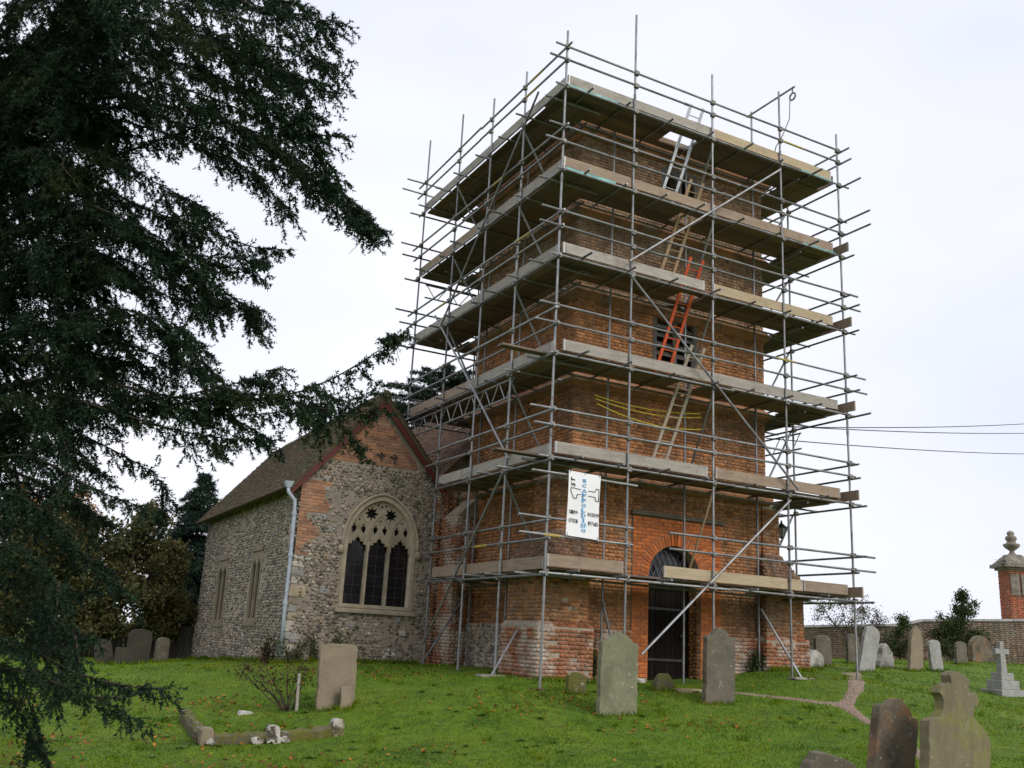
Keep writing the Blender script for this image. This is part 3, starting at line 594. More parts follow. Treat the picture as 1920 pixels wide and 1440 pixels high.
for _ in range(60):   # larger stones worked into the flint
    u, z = random.uniform(-2.3, .5), random.uniform(.0, 4.3)
    w, h = random.uniform(.06, .15), random.uniform(.04, .09)
    if win_in(u, z, .3) or z > ridge(u)-.5 or len(done) > 26 or any(abs(u-a) < .36 and abs(z-b) < .22 for a, b in done): continue
    done.append((u, z)); rough_block(u-w, u+w, z-h, z+h, random.choice(('chalk', 'stone_grey', 'stone_tan', 'limestone')), 'block_stone', .022)
for u, z in ((-.93, 4.98), (-.58, 4.97)):   # wrought iron tie plates
    mb = MB()
    for a0 in (0, math.pi/2):
        for s_ in (1, -1):
            mb.tube([(u+s_*.11*t*math.cos(a0)+.05*math.sin(3*t)*math.sin(a0), GYP-.045, z+s_*.11*t*math.sin(a0)+.05*math.sin(3*t)*math.cos(a0)) for t in (0, .35, .7, 1)], .016, 6)
    Cc(mb.build('tie_plate', 'iron', chapel))
# bargeboards and roof
for s_, xe in ((-1, -3.06), (1, .76)):
    ze = ridge(xe); n = (s_*SL/math.hypot(1, SL), 1/math.hypot(1, SL))
    p0, p1 = (RIDX, RIDZ+.10), (xe, ze+.10)
    Cc(MB().hexa([(p0[0], 6.42, p0[1]), (p1[0], 6.42, p1[1]), (p1[0], 6.47, p1[1]), (p0[0], 6.47, p0[1]), (p0[0], 6.42, p0[1]-.30), (p1[0], 6.42, p1[1]-.26), (p1[0], 6.47, p1[1]-.26), (p0[0], 6.47, p0[1]-.30)]).build('bargeboard', 'red_paint', chapel))
def tiled(parent, P, mt, e, r, y0, y1, side, name='roof', loc=None):
    """a roof slope from eave e=(x,z) to ridge r=(x,z)"""
    d = np.array([r[0]-e[0], 0, r[1]-e[1]]); L = np.linalg.norm(d); v = d/L; n = np.cross(v, (0, 1., 0)); n = n if n[2] > 0 else -n
    a, b = np.array([e[0], 0, e[1]]), np.array([r[0], 0, r[1]])
    Y0, Y1 = np.array([0, y0, 0]), np.array([0, y1, 0])
    o = P(MB().hexa([a+Y0-n*.08, b+Y0-n*.08, b+Y1-n*.08, a+Y1-n*.08, a+Y0, b+Y0, b+Y1, a+Y1]).build(name, 'roof_tile', parent))
    B = []; k = 0; q = -.04
    while q < L-.02:
        u = y0-.02+(0 if k % 2 else -.083)
        while u < y1+.02:
            t = random.gauss(0, .004); B.append((max(u, y0-.03), u+.160, q, min(q+.14, L), -.004, .034+t, .010+t)); u += .165
        q += .1; k += 1
    tag(P(boxes('roof_tiles', B, (a, (0, 1, 0), v, n), mt, o, jit=.003)), kind='stuff')
    return o
tiled(chapel, Cc, 'roof_tile', (-3.12, ridge(-3.12)+.12), (RIDX, RIDZ+.12), 6.40, 17.15, -1)
tiled(chapel, Cc, 'roof_tile', (.84, ridge(.84)+.12), (RIDX, RIDZ+.12), 6.40, 17.15, 1)
y = 6.38; rt = None
RT = MB(); RT.tube([(0, 0, 0), (0, .31, .0)], [.105, .098], 10); rtm = RT.mesh('ridge_tile', 'roof_tile')
while y < 17.1:
    o = bpy.data.objects.new('ridge_tile', rtm); o.location = (RIDX+random.gauss(0, .006), y, RIDZ+.10+random.gauss(0, .006)); Cc(link(o, chapel)); y += .318
# gable window
win = Cc(plate('traceried_window', wouter, [winner], FR(GYP), -.3, .02, 'limestone', chapel))
def cusp(c):
    h = .228; q = [(-h, 2.70), (-h+.003, 2.84), (-.15, 2.83), (-.145, 2.91), (-.075, 2.90), (-.06, 2.97), (-.02, 2.99), (0, 3.07)]
    return [(c+x, z) for x, z in q]+[(c-x, z) for x, z in q[-2::-1]]
LCX = (WX-.545, WX, WX+.545)
tout = [(WX-.818, 2.70)]
for c in LCX: tout += cusp(c)
tout += [(WX+.818, 2.70)]+warch(.818, 1.028)[::-1]
holes = []
for c in LCX:
    for s_ in (-1, 1):
        cx = c+s_*.118; holes.append([(cx-.066, 3.19), (cx-.052, 3.265), (cx-.016, 3.255), (cx-.024, 3.30), (cx, 3.34), (cx+.024, 3.30), (cx+.016, 3.255), (cx+.052, 3.265), (cx+.066, 3.19), *sorted([(cx+s_*.036, 3.11), (cx+s_*.012, 3.085), (cx-s_*.026, 3.13)], reverse=True)])
    holes.append([(c-.03, 3.42), (c, 3.38), (c+.03, 3.42), (c, 3.46)])
for cx in (WX-.25, WX+.25): holes.append([(cx+(.132+.036*math.cos(8*a))*math.cos(a), 3.585+(.132+.036*math.cos(8*a))*math.sin(a)) for a in np.linspace(0, 2*math.pi, 49)[:-1]])
for dx, dz in ((-.10, 3.80), (0, 3.77), (.10, 3.80)): holes.append([(WX+dx+.032*math.cos(a), dz+.03*math.sin(a)) for a in np.linspace(0, 2*math.pi, 9)[:-1]])
Cc(plate('tracery', tout, holes, FR(GYP), -.20, -.09, 'limestone', win))
for x in (WX-.2725, WX+.2725):
    Cc(MB().hexa([(x-.045, GYP+.15, 1.44), (x-.018, GYP+.07, 1.44), (x+.018, GYP+.07, 1.44), (x+.045, GYP+.15, 1.44), (x-.045, GYP+.15, 2.9), (x-.018, GYP+.07, 2.9), (x+.018, GYP+.07, 2.9), (x+.045, GYP+.15, 2.9)]).box((x-.044, GYP+.151, 1.44), (x+.044, GYP+.21, 2.72)).build('mullion', 'limestone', win))
for c in (LCX[0], LCX[2]):   # curved ribs standing on the tracery
    pass
for c in LCX:
    for s_ in (-1, 1): Cc(MB().tube([(c+s_*.25, GYP+.085, 2.95), (c+s_*.25, GYP+.085, 3.2), (c+s_*.19, GYP+.085, 3.38), (c+s_*.08, GYP+.085, 3.48), (c, GYP+.085, 3.58)], .018, 6).build('rib', 'limestone', win))
Cc(MB().hexa([(WX-.99, GYP-.10, 1.24), (WX+.99, GYP-.10, 1.24), (WX+.99, GYP+.28, 1.24), (WX-.99, GYP+.28, 1.24), (WX-.99, GYP-.10, 1.30), (WX+.99, GYP-.10, 1.30), (WX+.99, GYP+.28, 1.439), (WX-.99, GYP+.28, 1.439)]).build('sill', 'limestone', win))
Cc(MB().tube([(u, GYP-.03, z) for u, z in [(WX-.95, WS-.18)]+warch(.95, 1.175)+[(WX+.95, WS-.18)]], .034, 8).build('hood_mould', 'limestone', win, smooth=True))
for s_ in (-1, 1): Cc(MB().lathe([(.02, -.1), (.07, -.07), (.09, 0), (.07, .07), (.03, .1)], (WX+s_*.98, GYP-.04, WS-.22), 12).build('label_stop', 'limestone', win, smooth=True))
for c in LCX:
    pn = Cc(MB().box((c-.235, GYP+.212, 1.43), (c+.235, GYP+.222, 3.06)).build('pane', 'dark_glass', win))
    Cc(MB().box((c-.008, GYP+.196, 1.44), (c+.008, GYP+.211, 3.0)).build('glazing_bar', 'iron', pn))
    for k in range(6): Cc(MB().box((c-.228, GYP+.192, 1.64+k*.235), (c+.228, GYP+.206, 1.655+k*.235)).build('glazing_bar', 'iron', pn))
Cc(MB().box((WX-.82, GYP+.23, 2.9), (WX+.82, GYP+.24, 3.95)).build('pane', 'dark_glass', win))
for a, b, c, d in SW:   # side windows with stone frames
    q1, q2 = (a+b)/2-.04, (a+b)/2+.04
    w = Cc(plate('side_window', rect(a-.02, b+.02, c-.1, d+.06), [[(a+.09, c+.02), (q1, c+.02), (q1, d-.30), ((a+.09+q1)/2, d-.12), (a+.09, d-.30)], [(q2, c+.02), (b-.09, c+.02), (b-.09, d-.30), ((b-.09+q2)/2, d-.12), (q2, d-.30)]], LF(CX0), -.16, .012, 'stone_tan', chapel))
    Cc(MB().box((CX0+.045, a+.08, c), (CX0+.05, b-.08, d-.1)).build('pane', 'dark_glass', w))
    Cc(MB().box((CX0-.05, a-.06, d+.062), (CX0+.02, b+.06, d+.12)).build('label_mould', 'stone_tan', w))
    Cc(MB().box((CX0-.05, a-.05, c-.18), (CX0+.02, b+.05, c-.102)).build('sill', 'stone_tan', w))
# downpipe at the corner
pts = [onp(x, y, 1, 6.42) for x, y in ((541, 912), (541, 922), (553, 938), (552, 962), (545, 1040), (535, 1130), (525, 1228))]
dp = Cc(MB().tube(pts, .042, 10).build('downpipe', 'pipe_paint', chapel, smooth=True))
hp = pts[0]
Cc(MB().hexa([(hp[0]-.05, hp[1]-.05, hp[2]-.02), (hp[0]+.05, hp[1]-.05, hp[2]-.02), (hp[0]+.05, hp[1]+.05, hp[2]-.02), (hp[0]-.05, hp[1]+.05, hp[2]-.02), (hp[0]-.1, hp[1]-.09, hp[2]+.12), (hp[0]+.1, hp[1]-.09, hp[2]+.12), (hp[0]+.1, hp[1]+.09, hp[2]+.12), (hp[0]-.1, hp[1]+.09, hp[2]+.12)]).build('hopper', 'pipe_paint', dp))
for i in (3, 4, 5): Cc(MB().tube([Vector(pts[i])+Vector((0, 0, -.04)), Vector(pts[i])+Vector((0, 0, .04))], .056, 10).build('collar', 'pipe_paint', dp))

# ------------------------------------------------------------------ nave behind the tower
nave = empty('church_nave', (3.94, 13, .2), label='church nave with mossy tiled roof in the gap between chapel and tower', cat='nave')
Nn = lambda o: local(o, nave)
Nn(MB().box((.66, 6.62, -.5), (7.2, 17, 4.6)).build('wall', 'mortar_pale', nave))
tag(Nn(boxes('wall_brickwork', bond(.66, 1.3, -.1, 4.6, lambda u, z: True), FRB(6.62), 'brick_lime', nave)), kind='stuff')
NRZ = 8.1
tiled(nave, Nn, 'roof_red', (.55, 4.62), (3.94, NRZ), 6.3, 17.1, -1)
tiled(nave, Nn, 'roof_red', (7.33, 4.62), (3.94, NRZ), 6.3, 17.1, 1)
Nn(MB().add([(.66, 6.6, 4.6), (7.2, 6.6, 4.6), (3.94, 6.6, NRZ-.1), (.66, 6.9, 4.6), (7.2, 6.9, 4.6), (3.94, 6.9, NRZ-.1)], [(0, 1, 2), (5, 4, 3), (0, 3, 4, 1), (1, 4, 5, 2), (2, 5, 3, 0)]).build('gable', 'mortar_pale', nave))

# wall lantern on the tower's right buttress
lan = empty('wall_lantern', (6.93, 1.5, 3.4), label='small black iron lantern on bracket at right edge of the tower', cat='lantern')
Ln = lambda o: local(o, lan); lx, ly, lz = 7.16, 1.42, 3.42
Ln(MB().tube([(6.91, ly, 3.38), (7.05, ly, 3.34), (lx, ly, 3.36), (lx, ly, 3.44)], .014, 6).box((6.905, ly-.06, 3.28), (6.925, ly+.06, 3.5)).build('bracket', 'iron', lan))
Ln(MB().lathe([(.03, 0), (.06, .02), (.05, .03)], (lx, ly, lz), 6).lathe([(.13, .0), (.12, .03), (.05, .09), (.02, .13), (.025, .16), (.005, .18)], (lx, ly, lz+.24), 6).build('cap', 'iron', lan))
for k in range(6):
    a = math.pi*k/3; Ln(MB().tube([(lx+.055*math.cos(a), ly+.055*math.sin(a), lz+.02), (lx+.105*math.cos(a), ly+.105*math.sin(a), lz+.25)], .008, 5).build('cage_bar', 'iron', lan))
Ln(MB().lathe([(.045, .03), (.095, .24)], (lx, ly, lz), 6).build('glass', 'stone_grey', lan))

# ------------------------------------------------------------------ scaffold
PX = [0, 1.79, 3.93, 6.0, 7.88]; PY = [0, 1.75, 3.39, 5.17, 7.33]; LZ = [2.03, 4.15, 6.20, 8.23, 10.12, 12.03]
IN = 1.05; XR, YB = 7.88, 7.33
scaf = empty('scaffold', (0, 0, 0), label='tube scaffold with six boarded lifts around the brick tower', cat='scaffold')
def tb(name, a, b, r=.0245, mat='tube', par=None):
    a, b = Vector(a), Vector(b)
    if name in ('guard_rail', 'transom', 'ledger'): a.z += random.gauss(0, .010); b.z += random.gauss(0, .010)
    d = (b-a); n_ = d.orthogonal().normalized()*random.gauss(0, .006)
    o = MB().tube([a, a.lerp(b, .33)+n_, a.lerp(b, .68)+n_*.8, b], r, 8).build(name, mat, par or scaf, smooth=False)
    if name == 'guard_rail' and d.length > 2.5 and random.random() < .16:
        t = random.uniform(.2, .7); MB().tube([a.lerp(b, t)+n_*.9, a.lerp(b, t+.14)+n_*.9], r*1.06, 8).build('painted_band', 'band_yellow', o)
    return o
CM = MB().box((-.052, -.042, -.048), (.052, .042, .048)).tube([(-.03, -.06, .02), (-.03, .06, .02)], .012, 6).tube([(.03, -.06, -.02), (.03, .06, -.02)], .012, 6).mesh('coupler', 'coupler', bevel=.008)
ncp = 0
def cp(x, y, z, rz=0):
    global ncp; ncp += 1
    o = bpy.data.objects.new('coupler', CM); o.location = (x, y, z); o.rotation_euler = (random.uniform(-.1, .1), random.choice((0, 1.57)), rz); link(o, scaf)
def standard(x, y, z0, z1, lean=(0, 0), join=None):
    a, b = Vector((x, y, z0)), Vector((x+lean[0], y+lean[1], z1)); o = tb('standard', a, b)
    if join:
        for z in join:
            p = a.lerp(b, (z-z0)/(z1-z0)); MB().tube([p-Vector((0, 0, .05)), p+Vector((0, 0, .05))], .031, 8).build('joint_sleeve', 'coupler', o)
    return o
def base_plate(x, y, z):
    MB().box((x-.075, y-.075, z), (x+.075, y+.075, z+.012)).build('base_plate', 'coupler', scaf)
for x, top, jn in zip(PX, (13.38, 14.47, 13.73, 14.0, 13.45), ((4.6, 9.9), (2.5, 5.2, 9.3, 12.4), (6.7,), (2.35, 9.0, 12.35), (5.8, 10.3))):
    z = gz(x, 0); standard(x, 0, z, top, (random.gauss(0, .015), 0), jn); base_plate(x, 0, z-.004)
for y, top, jn in zip(PY[1:], (13.35, 13.5, 13.97, 14.23), ((5.0, 10.4), (7.1, 11.6), (2.0, 8.8), (9.1,))):
    z = gz(0, y) if y < 6 else ridge(0)+.16; standard(0, y, z, top, (0, random.gauss(0, .015)), jn); base_plate(0, y, z-.004)
for x, top in ((1.97, 12.5), (4.02, 12.4), (6.08, 14.0)): standard(x, IN, gz(x, IN)-.02, top)
for y in (1.75, 3.39, 5.17): standard(IN, y, gz(IN, y)-.02, 12.5)
for y, top in ((1.70, 13.4), (3.5, 13.4), (5.3, 13.5), (YB, 13.5)): standard(XR, y, gz(XR, y), top)
for y in (1.75, 3.5, 5.3): standard(XR-IN, y, gz(XR-IN, y)-.02, 12.4)
for x in (1.79, 3.93, 6.0): standard(x, YB, 5.8, 13.5)
for k, z in enumerate(LZ):
    full = k >= 2; y1 = YB if full else PY[3]; r = random.uniform
    # ledgers outside and inside
    tb('ledger', (-r(.1, .3), -.05, z), (4.4, -.05, z)); tb('ledger', (4.4, -.05, z-.0), (XR+r(.1, .5), -.05, z)); MB().tube([(4.34, -.05, z), (4.46, -.05, z)], .03, 8).build('joint_sleeve', 'coupler', scaf)
    tb('ledger', (.9, IN+.05, z), (XR-.9, IN+.05, z))
    tb('ledger', (-.05, -r(.1, .35), z-.05), (-.05, y1+r(.15, .4), z-.05)); tb('ledger', (IN+.05, .9, z-.05), (IN+.05, min(y1+.2, 6.9), z-.05))
    tb('ledger', (XR+.05, -r(.1, .8), z-.05), (XR+.05, YB+.3, z-.05)); tb('ledger', (XR-IN-.05, .2, z-.05), (XR-IN-.05, YB, z-.05))
    if full: tb('ledger', (-.4, YB+.05, z-.1), (XR+.3, YB+.05, z-.1)); tb('ledger', (.3, YB-IN, z-.1), (XR, YB-IN, z-.1))
    # transoms
    x = .55
    while x < 7.6:
        tb('transom', (x, -r(.16, .42), z+.05), (x, IN+.15, z+.05)); x += r(.95, 1.2)
    y = .5
    while y < y1+.1:
        tb('transom', (-r(.16, .42), y, z+.0), (IN+.15, y, z+.0)); y += r(.95, 1.2)
    y = 1.3
    while y < YB:
        tb('transom', (XR-IN-.15, y, z), (XR+r(.16, .42), y, z)); y += r(.95, 1.2)
    if full:
        x = 1.5
        while x < 7:
            tb('transom', (x, YB-IN-.12, z-.04), (x, YB+r(.1, .4), z-.04)); x += 1.15
    # guard rails
    for dz in ((.62, .96) if k else (.66, 1.0)):
        zz = z+dz+r(-.015, .015)
        if k == 0:
            tb('guard_rail', (-r(.5, .75), -.05, zz), (1.9, -.05, zz)); tb('guard_rail', (2.78, -.05, zz), (XR+.65, -.05, zz))
        else:
            j = r(2.2, 5.5); e = (0.08, .55, .45, .1, .05)[k-1]
            tb('guard_rail', (-r(.28, .5), -.05, zz), (j, -.05, zz)); tb('guard_rail', (j, -.05, zz), (XR+e+r(0, .1), -.05, zz)); MB().tube([(j-.06, -.05, zz), (j+.06, -.05, zz)], .03, 8).build('joint_sleeve', 'coupler', scaf)
        tb('guard_rail', (-.05, -r(.1, .3), zz-.05), (-.05, 3.9, zz-.05)); tb('guard_rail', (-.05, 3.9, zz-.05), (-.05, y1+r(.3, .6), zz-.05))
        tb('guard_rail', (XR+.05, -(.9 if k == 4 else r(.05, .5)), zz-.05), (XR+.05, YB+.3, zz-.05))
        if full: tb('guard_rail', (-r(.4, .7), YB+.05, zz-.08), (1.2 if k > 4 else 3.2, YB+.05, zz-.08)); tb('guard_rail', (4.9, YB+.05, zz-.08), (XR+.2, YB+.05, zz-.08)) if k < 5 else None
        for x in PX: cp(x, -.025, zz)
        for q in PY[1:4+(1 if full else 0)]: cp(-.025, q, zz-.05, 1.57)
    for x in PX: cp(x, -.03, z)
    for q in PY[1:4+(1 if full else 0)]: cp(-.03, q, z-.05, 1.57)
    cp(XR+.03, 1.7, z-.05, 1.57)
    # deck boards
    def deck_board(a, b, w0, w1, axis, zz):
        zz += random.uniform(-.004, .006); lo_, hi_ = min(w0, w1), max(w0, w1)
        L = b-a; c = ((a+b)/2, (lo_+hi_)/2)
        o = MB().box((-L/2, -(hi_-lo_)/2, 0), (L/2, (hi_-lo_)/2, .038)).build('deck_board', 'board', scaf, bevel=.004)
        if axis == 0: o.location = (c[0], c[1], zz)
        else: o.location = (c[1], c[0], zz); o.rotation_euler = (0, 0, math.pi/2)
        o.rotation_euler.z += random.gauss(0, .0012)
    for i in range(4):
        w = .115+i*.233; j = 3.95+random.choice((-.25, 0, .2))
        x0 = .1 if i else .05
        if k in (1, 2) and i == 1: x0 = -.95
        hole = (3.0, 3.78) if k == 5 else (3.32, 3.98)
        if i in (1, 2) and k > 1:
            deck_board(x0, hole[0], w, w+.222, 0, z+.078); deck_board(hole[1], 7.7, w, w+.222, 0, z+.078)
        else: deck_board(x0, j-.01, w, w+.222, 0, z+.078); deck_board(j+.01, 7.72, w, w+.222, 0, z+.078)
        w = .115+i*.233; j = 3.9+random.choice((-.3, 0, .25)); e = y1+(.1 if full else .15)
        if e > 4.5: deck_board(.5, j-.01, w, w+.222, 1, z+.03); deck_board(j+.01, e, w, w+.222, 1, z+.03)
        w = XR-.115-i*.233; j = 4.0
        deck_board(.5, j-.01, w, w-.222, 1, z+.03); deck_board(j+.01, 7.3, w, w-.222, 1, z+.03)
        if full:
            w = YB-.1-i*.233; deck_board(1.08, 4.0, w, w-.222, 0, z-.008); deck_board(4.02, 6.8, w, w-.222, 0, z-.008)
    # toe boards
    def toe(a, b, axis, w, mt, zz, h=.222):
        L = b-a; o = MB().box((-L/2, -.019, 0), (L/2, .019, h)).build('toe_board', mt, scaf, bevel=.004)
        o.location = ((a+b)/2, w, zz) if axis == 0 else (w, (a+b)/2, zz)
        if axis: o.rotation_euler = (0, 0, math.pi/2)
        for s_ in (-1, 1): MB().box((s_*(L/2-.03)-.012, -.0215, -.002), (s_*(L/2-.03)+.012, .0215, h+.002)).build('end_hoop', 'hoop', o)
    TB = [[(.05, 1.76, 'board_brown'), (2.72, 6.4, 'board_pine'), (6.42, 7.74, 'board_brown')], [(.12, 3.82, 'board_grey'), (4.02, 7.62, 'board_brown')], [(.22, 3.92, 'board_grey'), (3.94, 7.64, 'board_grey')],
          [(.12, 3.74, 'board_grey'), (3.98, 7.58, 'board_pine')], [(.05, 3.95, 'board_brown'), (3.97, 7.68, 'board_brown')], [(.08, 3.96, 'board_grey'), (3.98, 7.70, 'board_pine')]][k]
    for a, b, mt in TB: toe(a, b, 0, .052, mt, z+.118)
    toe(.12, 3.9, 1, .056, 'board_brown' if k < 1 else 'board_grey', z+.07); toe(3.92, y1+.1, 1, .056, ('board_brown', 'board_grey')[k % 2], z+.07)
    toe(-.30 if k < 5 else .1, 3.6, 1, XR-.056, 'board_brown', z+.07); toe(3.62, 7.3, 1, XR-.056, 'board_grey', z+.07)
    if k > 3: # strips of green sheeting trapped under the toe boards near the corners
        for a, b, yy in ((.12, 1.35, 0), (6.7, 7.75, 0)):
            n = 9; vs = []
            for q in range(n): xx = a+(b-a)*q/(n-1); vs += [(xx, .03+random.uniform(-.01, .01), z+.12), (xx, .02, z+.05+random.uniform(-.02, .03))]
            MB().add(vs, [(2*q, 2*q+1, 2*q+3, 2*q+2) for q in range(n-1)]).build('sheeting_strip', 'sheeting', scaf)
# braces
def br_px(p, q, ax, val, name='brace'): return tb(name, onp(*p, ax, val), onp(*q, ax, val))
br_px((1180, 490), (1463, 318), 1, -.11); br_px((1183, 517), (1497, 918), 1, -.11); br_px((1203, 1227), (1482, 938), 1, -.11)
br_px((1010, 172), (826, 612), 0, -.11); br_px((816, 592), (953, 860), 0, -.11); br_px((943, 886), (793, 1207), 0, -.11)
for k in range(1, 6):
    tb('cross_brace', (.0, 1.82, LZ[k]-.08), (IN, 1.82, LZ[k-1]+.16))
    if k > 2: tb('cross_brace', (.0, 5.24, LZ[k]-.08), (IN, 5.24, LZ[k-1]+.16))
    tb('cross_brace', (4.0, .03, LZ[k]-.05), (4.08, IN, LZ[k-1]+.2), mat='tube' if k > 1 else 'ladder_wood')
    tb('cross_brace', (XR, 1.77, LZ[k]-.08), (XR-IN, 1.82, LZ[k-1]+.16))
tb('cross_brace', (IN, 5.24, 1.9), (.0, 5.24, gz(0, 5.24)+.05))
# raking struts with sole boards
for (bx, by), (tx, ty) in (((921, 1267), (1016, 1102)), ((1503, 1272), (1427, 1142))):
    b = gpt(bx, by); t = onp(tx, ty, 1, b[1]+(.0 if bx < 1000 else .9)); tb('raking_strut', b, t); yy = b[2]
    MB().box((b[0]-.28, b[1]-.12, yy-.02), (b[0]+.28, b[1]+.12, yy+.02)).build('sole_board', 'board_grey', scaf)
tb('raking_strut', onp(1130, 1127, 1, 1.0), onp(1152, 1226, 1, .9))
# lattice girders
def girder(a, b, h, n):
    a, b = Vector(a), Vector(b); dn = Vector((0, 0, -h)); g = MB().tube([a, b], .022, 8).tube([a+dn, b+dn], .022, 8).build('lattice_girder', 'tube', scaf)
    for i in range(n):
        p, q = a.lerp(b, (i+.1)/n), a.lerp(b, (i+.9)/n)
        if i % 2: p, q = p+dn, q
        else: q = q+dn
        MB().tube([p, q], .013, 6).build('girder_web', 'hoop', g)
girder((.06, 1.7, 6.08), (.06, 8.1, 6.08), .38, 19); girder((XR+.06, 1.5, 6.05), (XR+.06, 6.5, 6.05), .38, 15); girder((.2, YB, 9.95), (4.2, YB, 9.95), .36, 12); girder((.06, 1.7, 4.05), (.06, 3.4, 4.05), .3, 6) if False else None
# gin wheel arm and rope
tb('hoist_arm', (6.03, 1.15, 13.89), (6.03, -.5, 13.89)); gw = MB()
gw.tube([(6.03, -.42, 13.87), (6.03, -.42, 13.74)], .02, 6); ring = [(6.03, -.42+.09*math.cos(a), 13.66+.09*math.sin(a)) for a in np.linspace(0, 2*math.pi, 17)]
gw.tube(ring, .022, 6, cap=False).build('gin_wheel', 'coupler', scaf)
tag(MB().tube([(6.03, -.42+.09, 13.6), (6.0, -.33, 13.1), (5.9, -.2, 12.7), (5.85, -.02, 12.45), (5.95, .2, 12.2)], .012, 6).build('hoist_rope', 'rope'), 'grey rope hanging from the hoist arm at the scaffold top', 'rope')
# spare tube carrying the banner
tb('ledger', (-.38, -.03, 3.86), (2.0, -.03, 3.86))

# ladders standing between the lifts
def ladder(k, mt, label, x0=3.22, x1=3.74, w=.34, ext=.95, heavy=False):
    a = Vector((x0, .98, LZ[k]+.12)); b = Vector((x1, .30, LZ[k+1]+ext)); root = empty('ladder', a, label=label, cat='ladder', group='ladders between the scaffold lifts')
    for s_ in (-1, 1):
        off = Vector((s_*w/2, 0, 0)); local(MB().beam(a+off, b+off, .03 if not heavy else .035, .07, (1, 0, 0)).build('stile', mt, root), root)
    n = int((b-a).length/.26)
    for i in range(1, n):
        p = a.lerp(b, i/n); local(MB().tube([p-Vector((w/2, 0, 0)), p+Vector((w/2, 0, 0))], .014, 6).build('rung', mt, root), root)
ladder(4, 'aluminium', 'silver aluminium ladder rising through the top scaffold deck', w=.36)
ladder(3, 'ladder_wood', 'brown wooden ladder below the silver ladder', heavy=True)
ladder(2, 'ladder_orange', 'bright orange ladder in front of the louvred opening')
ladder(1, 'ladder_grey', 'pale weathered wooden ladder behind the yellow cables', heavy=True, x0=3.12, x1=3.78)

# yellow cables strung under the third lift
for i, ((x0, z0), (x1, z1), sag) in enumerate((((1.55, 5.80), (4.33, 5.85), .10), ((1.57, 5.72), (4.33, 5.76), .12), ((1.58, 5.62), (4.33, 5.49), .16))):
    pts = [(x0+(x1-x0)*t, .90-.02*i, z0+(z1-z0)*t-sag*4*t*(1-t)) for t in np.linspace(0, 1, 15)]
    tag(MB().tube(pts, .013, 6).build('yellow_cable', 'yellow_plastic'), ('uppermost', 'middle', 'lowest')[i]+' of three slack yellow cables strung across the tower', 'cable', 'yellow cables under the third lift')

# ------------------------------------------------------------------ banner
TL, TR, BL, BRc = [np.array(onp(*p, 1, -.112)) for p in ((1067, 882), (1126, 893), (1061, 1003), (1122, 1013))]
ban = empty('banner', tuple(BL), label='white scaffolding banner with blue vertical lettering and phone numbers', cat='banner')
def bpt(u, v, n=0):
    p = (TL*(1-u)+TR*u)*(1-v)+(BL*(1-u)+BRc*u)*v; return np.array([p[0], p[1]-n-.009*math.sin(v*5+u*2)-.005*math.sin(u*9+v*3), p[2]])
vs = [bpt(i/12, j/20) for j in range(21) for i in range(13)]
o = MB().add(vs+[v+np.array([0, .004, 0]) for v in vs], [(j*13+i, j*13+i+1, (j+1)*13+i+1, (j+1)*13+i) for j in range(20) for i in range(12)]+[(273+j*13+i, 273+(j+1)*13+i, 273+(j+1)*13+i+1, 273+j*13+i+1) for j in range(20) for i in range(12)]).build('sheet', 'banner_white', ban, fix=False); local(o, ban)
z7 = np.linalg.inv(np.array([[472, -48], [67, 987.]]))
def uv7(x, y): return z7@np.array([x-218, y-178])
def text(s_, mat, box, rot=0, shear=0, bold=0., name='lettering'):
    """lettering fitted into a box of the banner given by two corners"""
    cu = bpy.data.curves.new('t', 'FONT'); cu.body = s_; cu.offset = bold; cu.shear = shear; cu.resolution_u = 3
    t = bpy.data.objects.new('t', cu); COL.objects.link(t); me = bpy.data.meshes.new_from_object(t.evaluated_get(bpy.context.evaluated_depsgraph_get())); bpy.data.objects.remove(t)
    P = np.array([v.co[:2] for v in me.vertices]); P = (P-P.min(0))/(P.max(0)-P.min(0))
    if rot: P = np.stack([1-P[:, 1], P[:, 0]], -1)
    (u0, v0), (u1, v1) = uv7(*box[0]), uv7(*box[1])
    for v, (a, b) in zip(me.vertices, P): v.co = bpt(u0+(u1-u0)*a, v1+(v0-v1)*b, .012)
    me.materials.clear(); me.materials.append(MATS[mat]); local(link(bpy.data.objects.new(name, me), ban), ban)
def serif(x, y, w, dark='print_blue'):
    (u, v), h = uv7(x, y), .0045; p = [bpt(u-w/472, v-h, .0125), bpt(u+w/472, v-h, .0125), bpt(u+w/472, v+h, .0125), bpt(u-w/472, v+h, .0125)]
    local(MB().add(p, [(0, 3, 2, 1)]).build('serif', dark, ban, fix=False), ban)
for i, ch in enumerate('SCAFFOLDING'):
    y = 328+i*76.2; x = 442-i*2.2; w = 18 if ch == 'I' else 29
    text(ch, 'print_blue', ((x-(8 if ch == 'I' else w), y-29), (x+(8 if ch == 'I' else w), y+29)), bold=.018, name='letter')
    if ch in 'FLIDN':
        serif(x-(w-10 if ch != 'I' else 0), y+27, 16)
        if ch != 'N': serif(x-(w-10 if ch != 'I' else 0), y-27, 16)
        else: serif(x-w+8, y-27, 14); serif(x+w-4, y-27, 12)
    if ch == 'A': serif(x-w+2, y+27, 13); serif(x+w-2, y+27, 13)
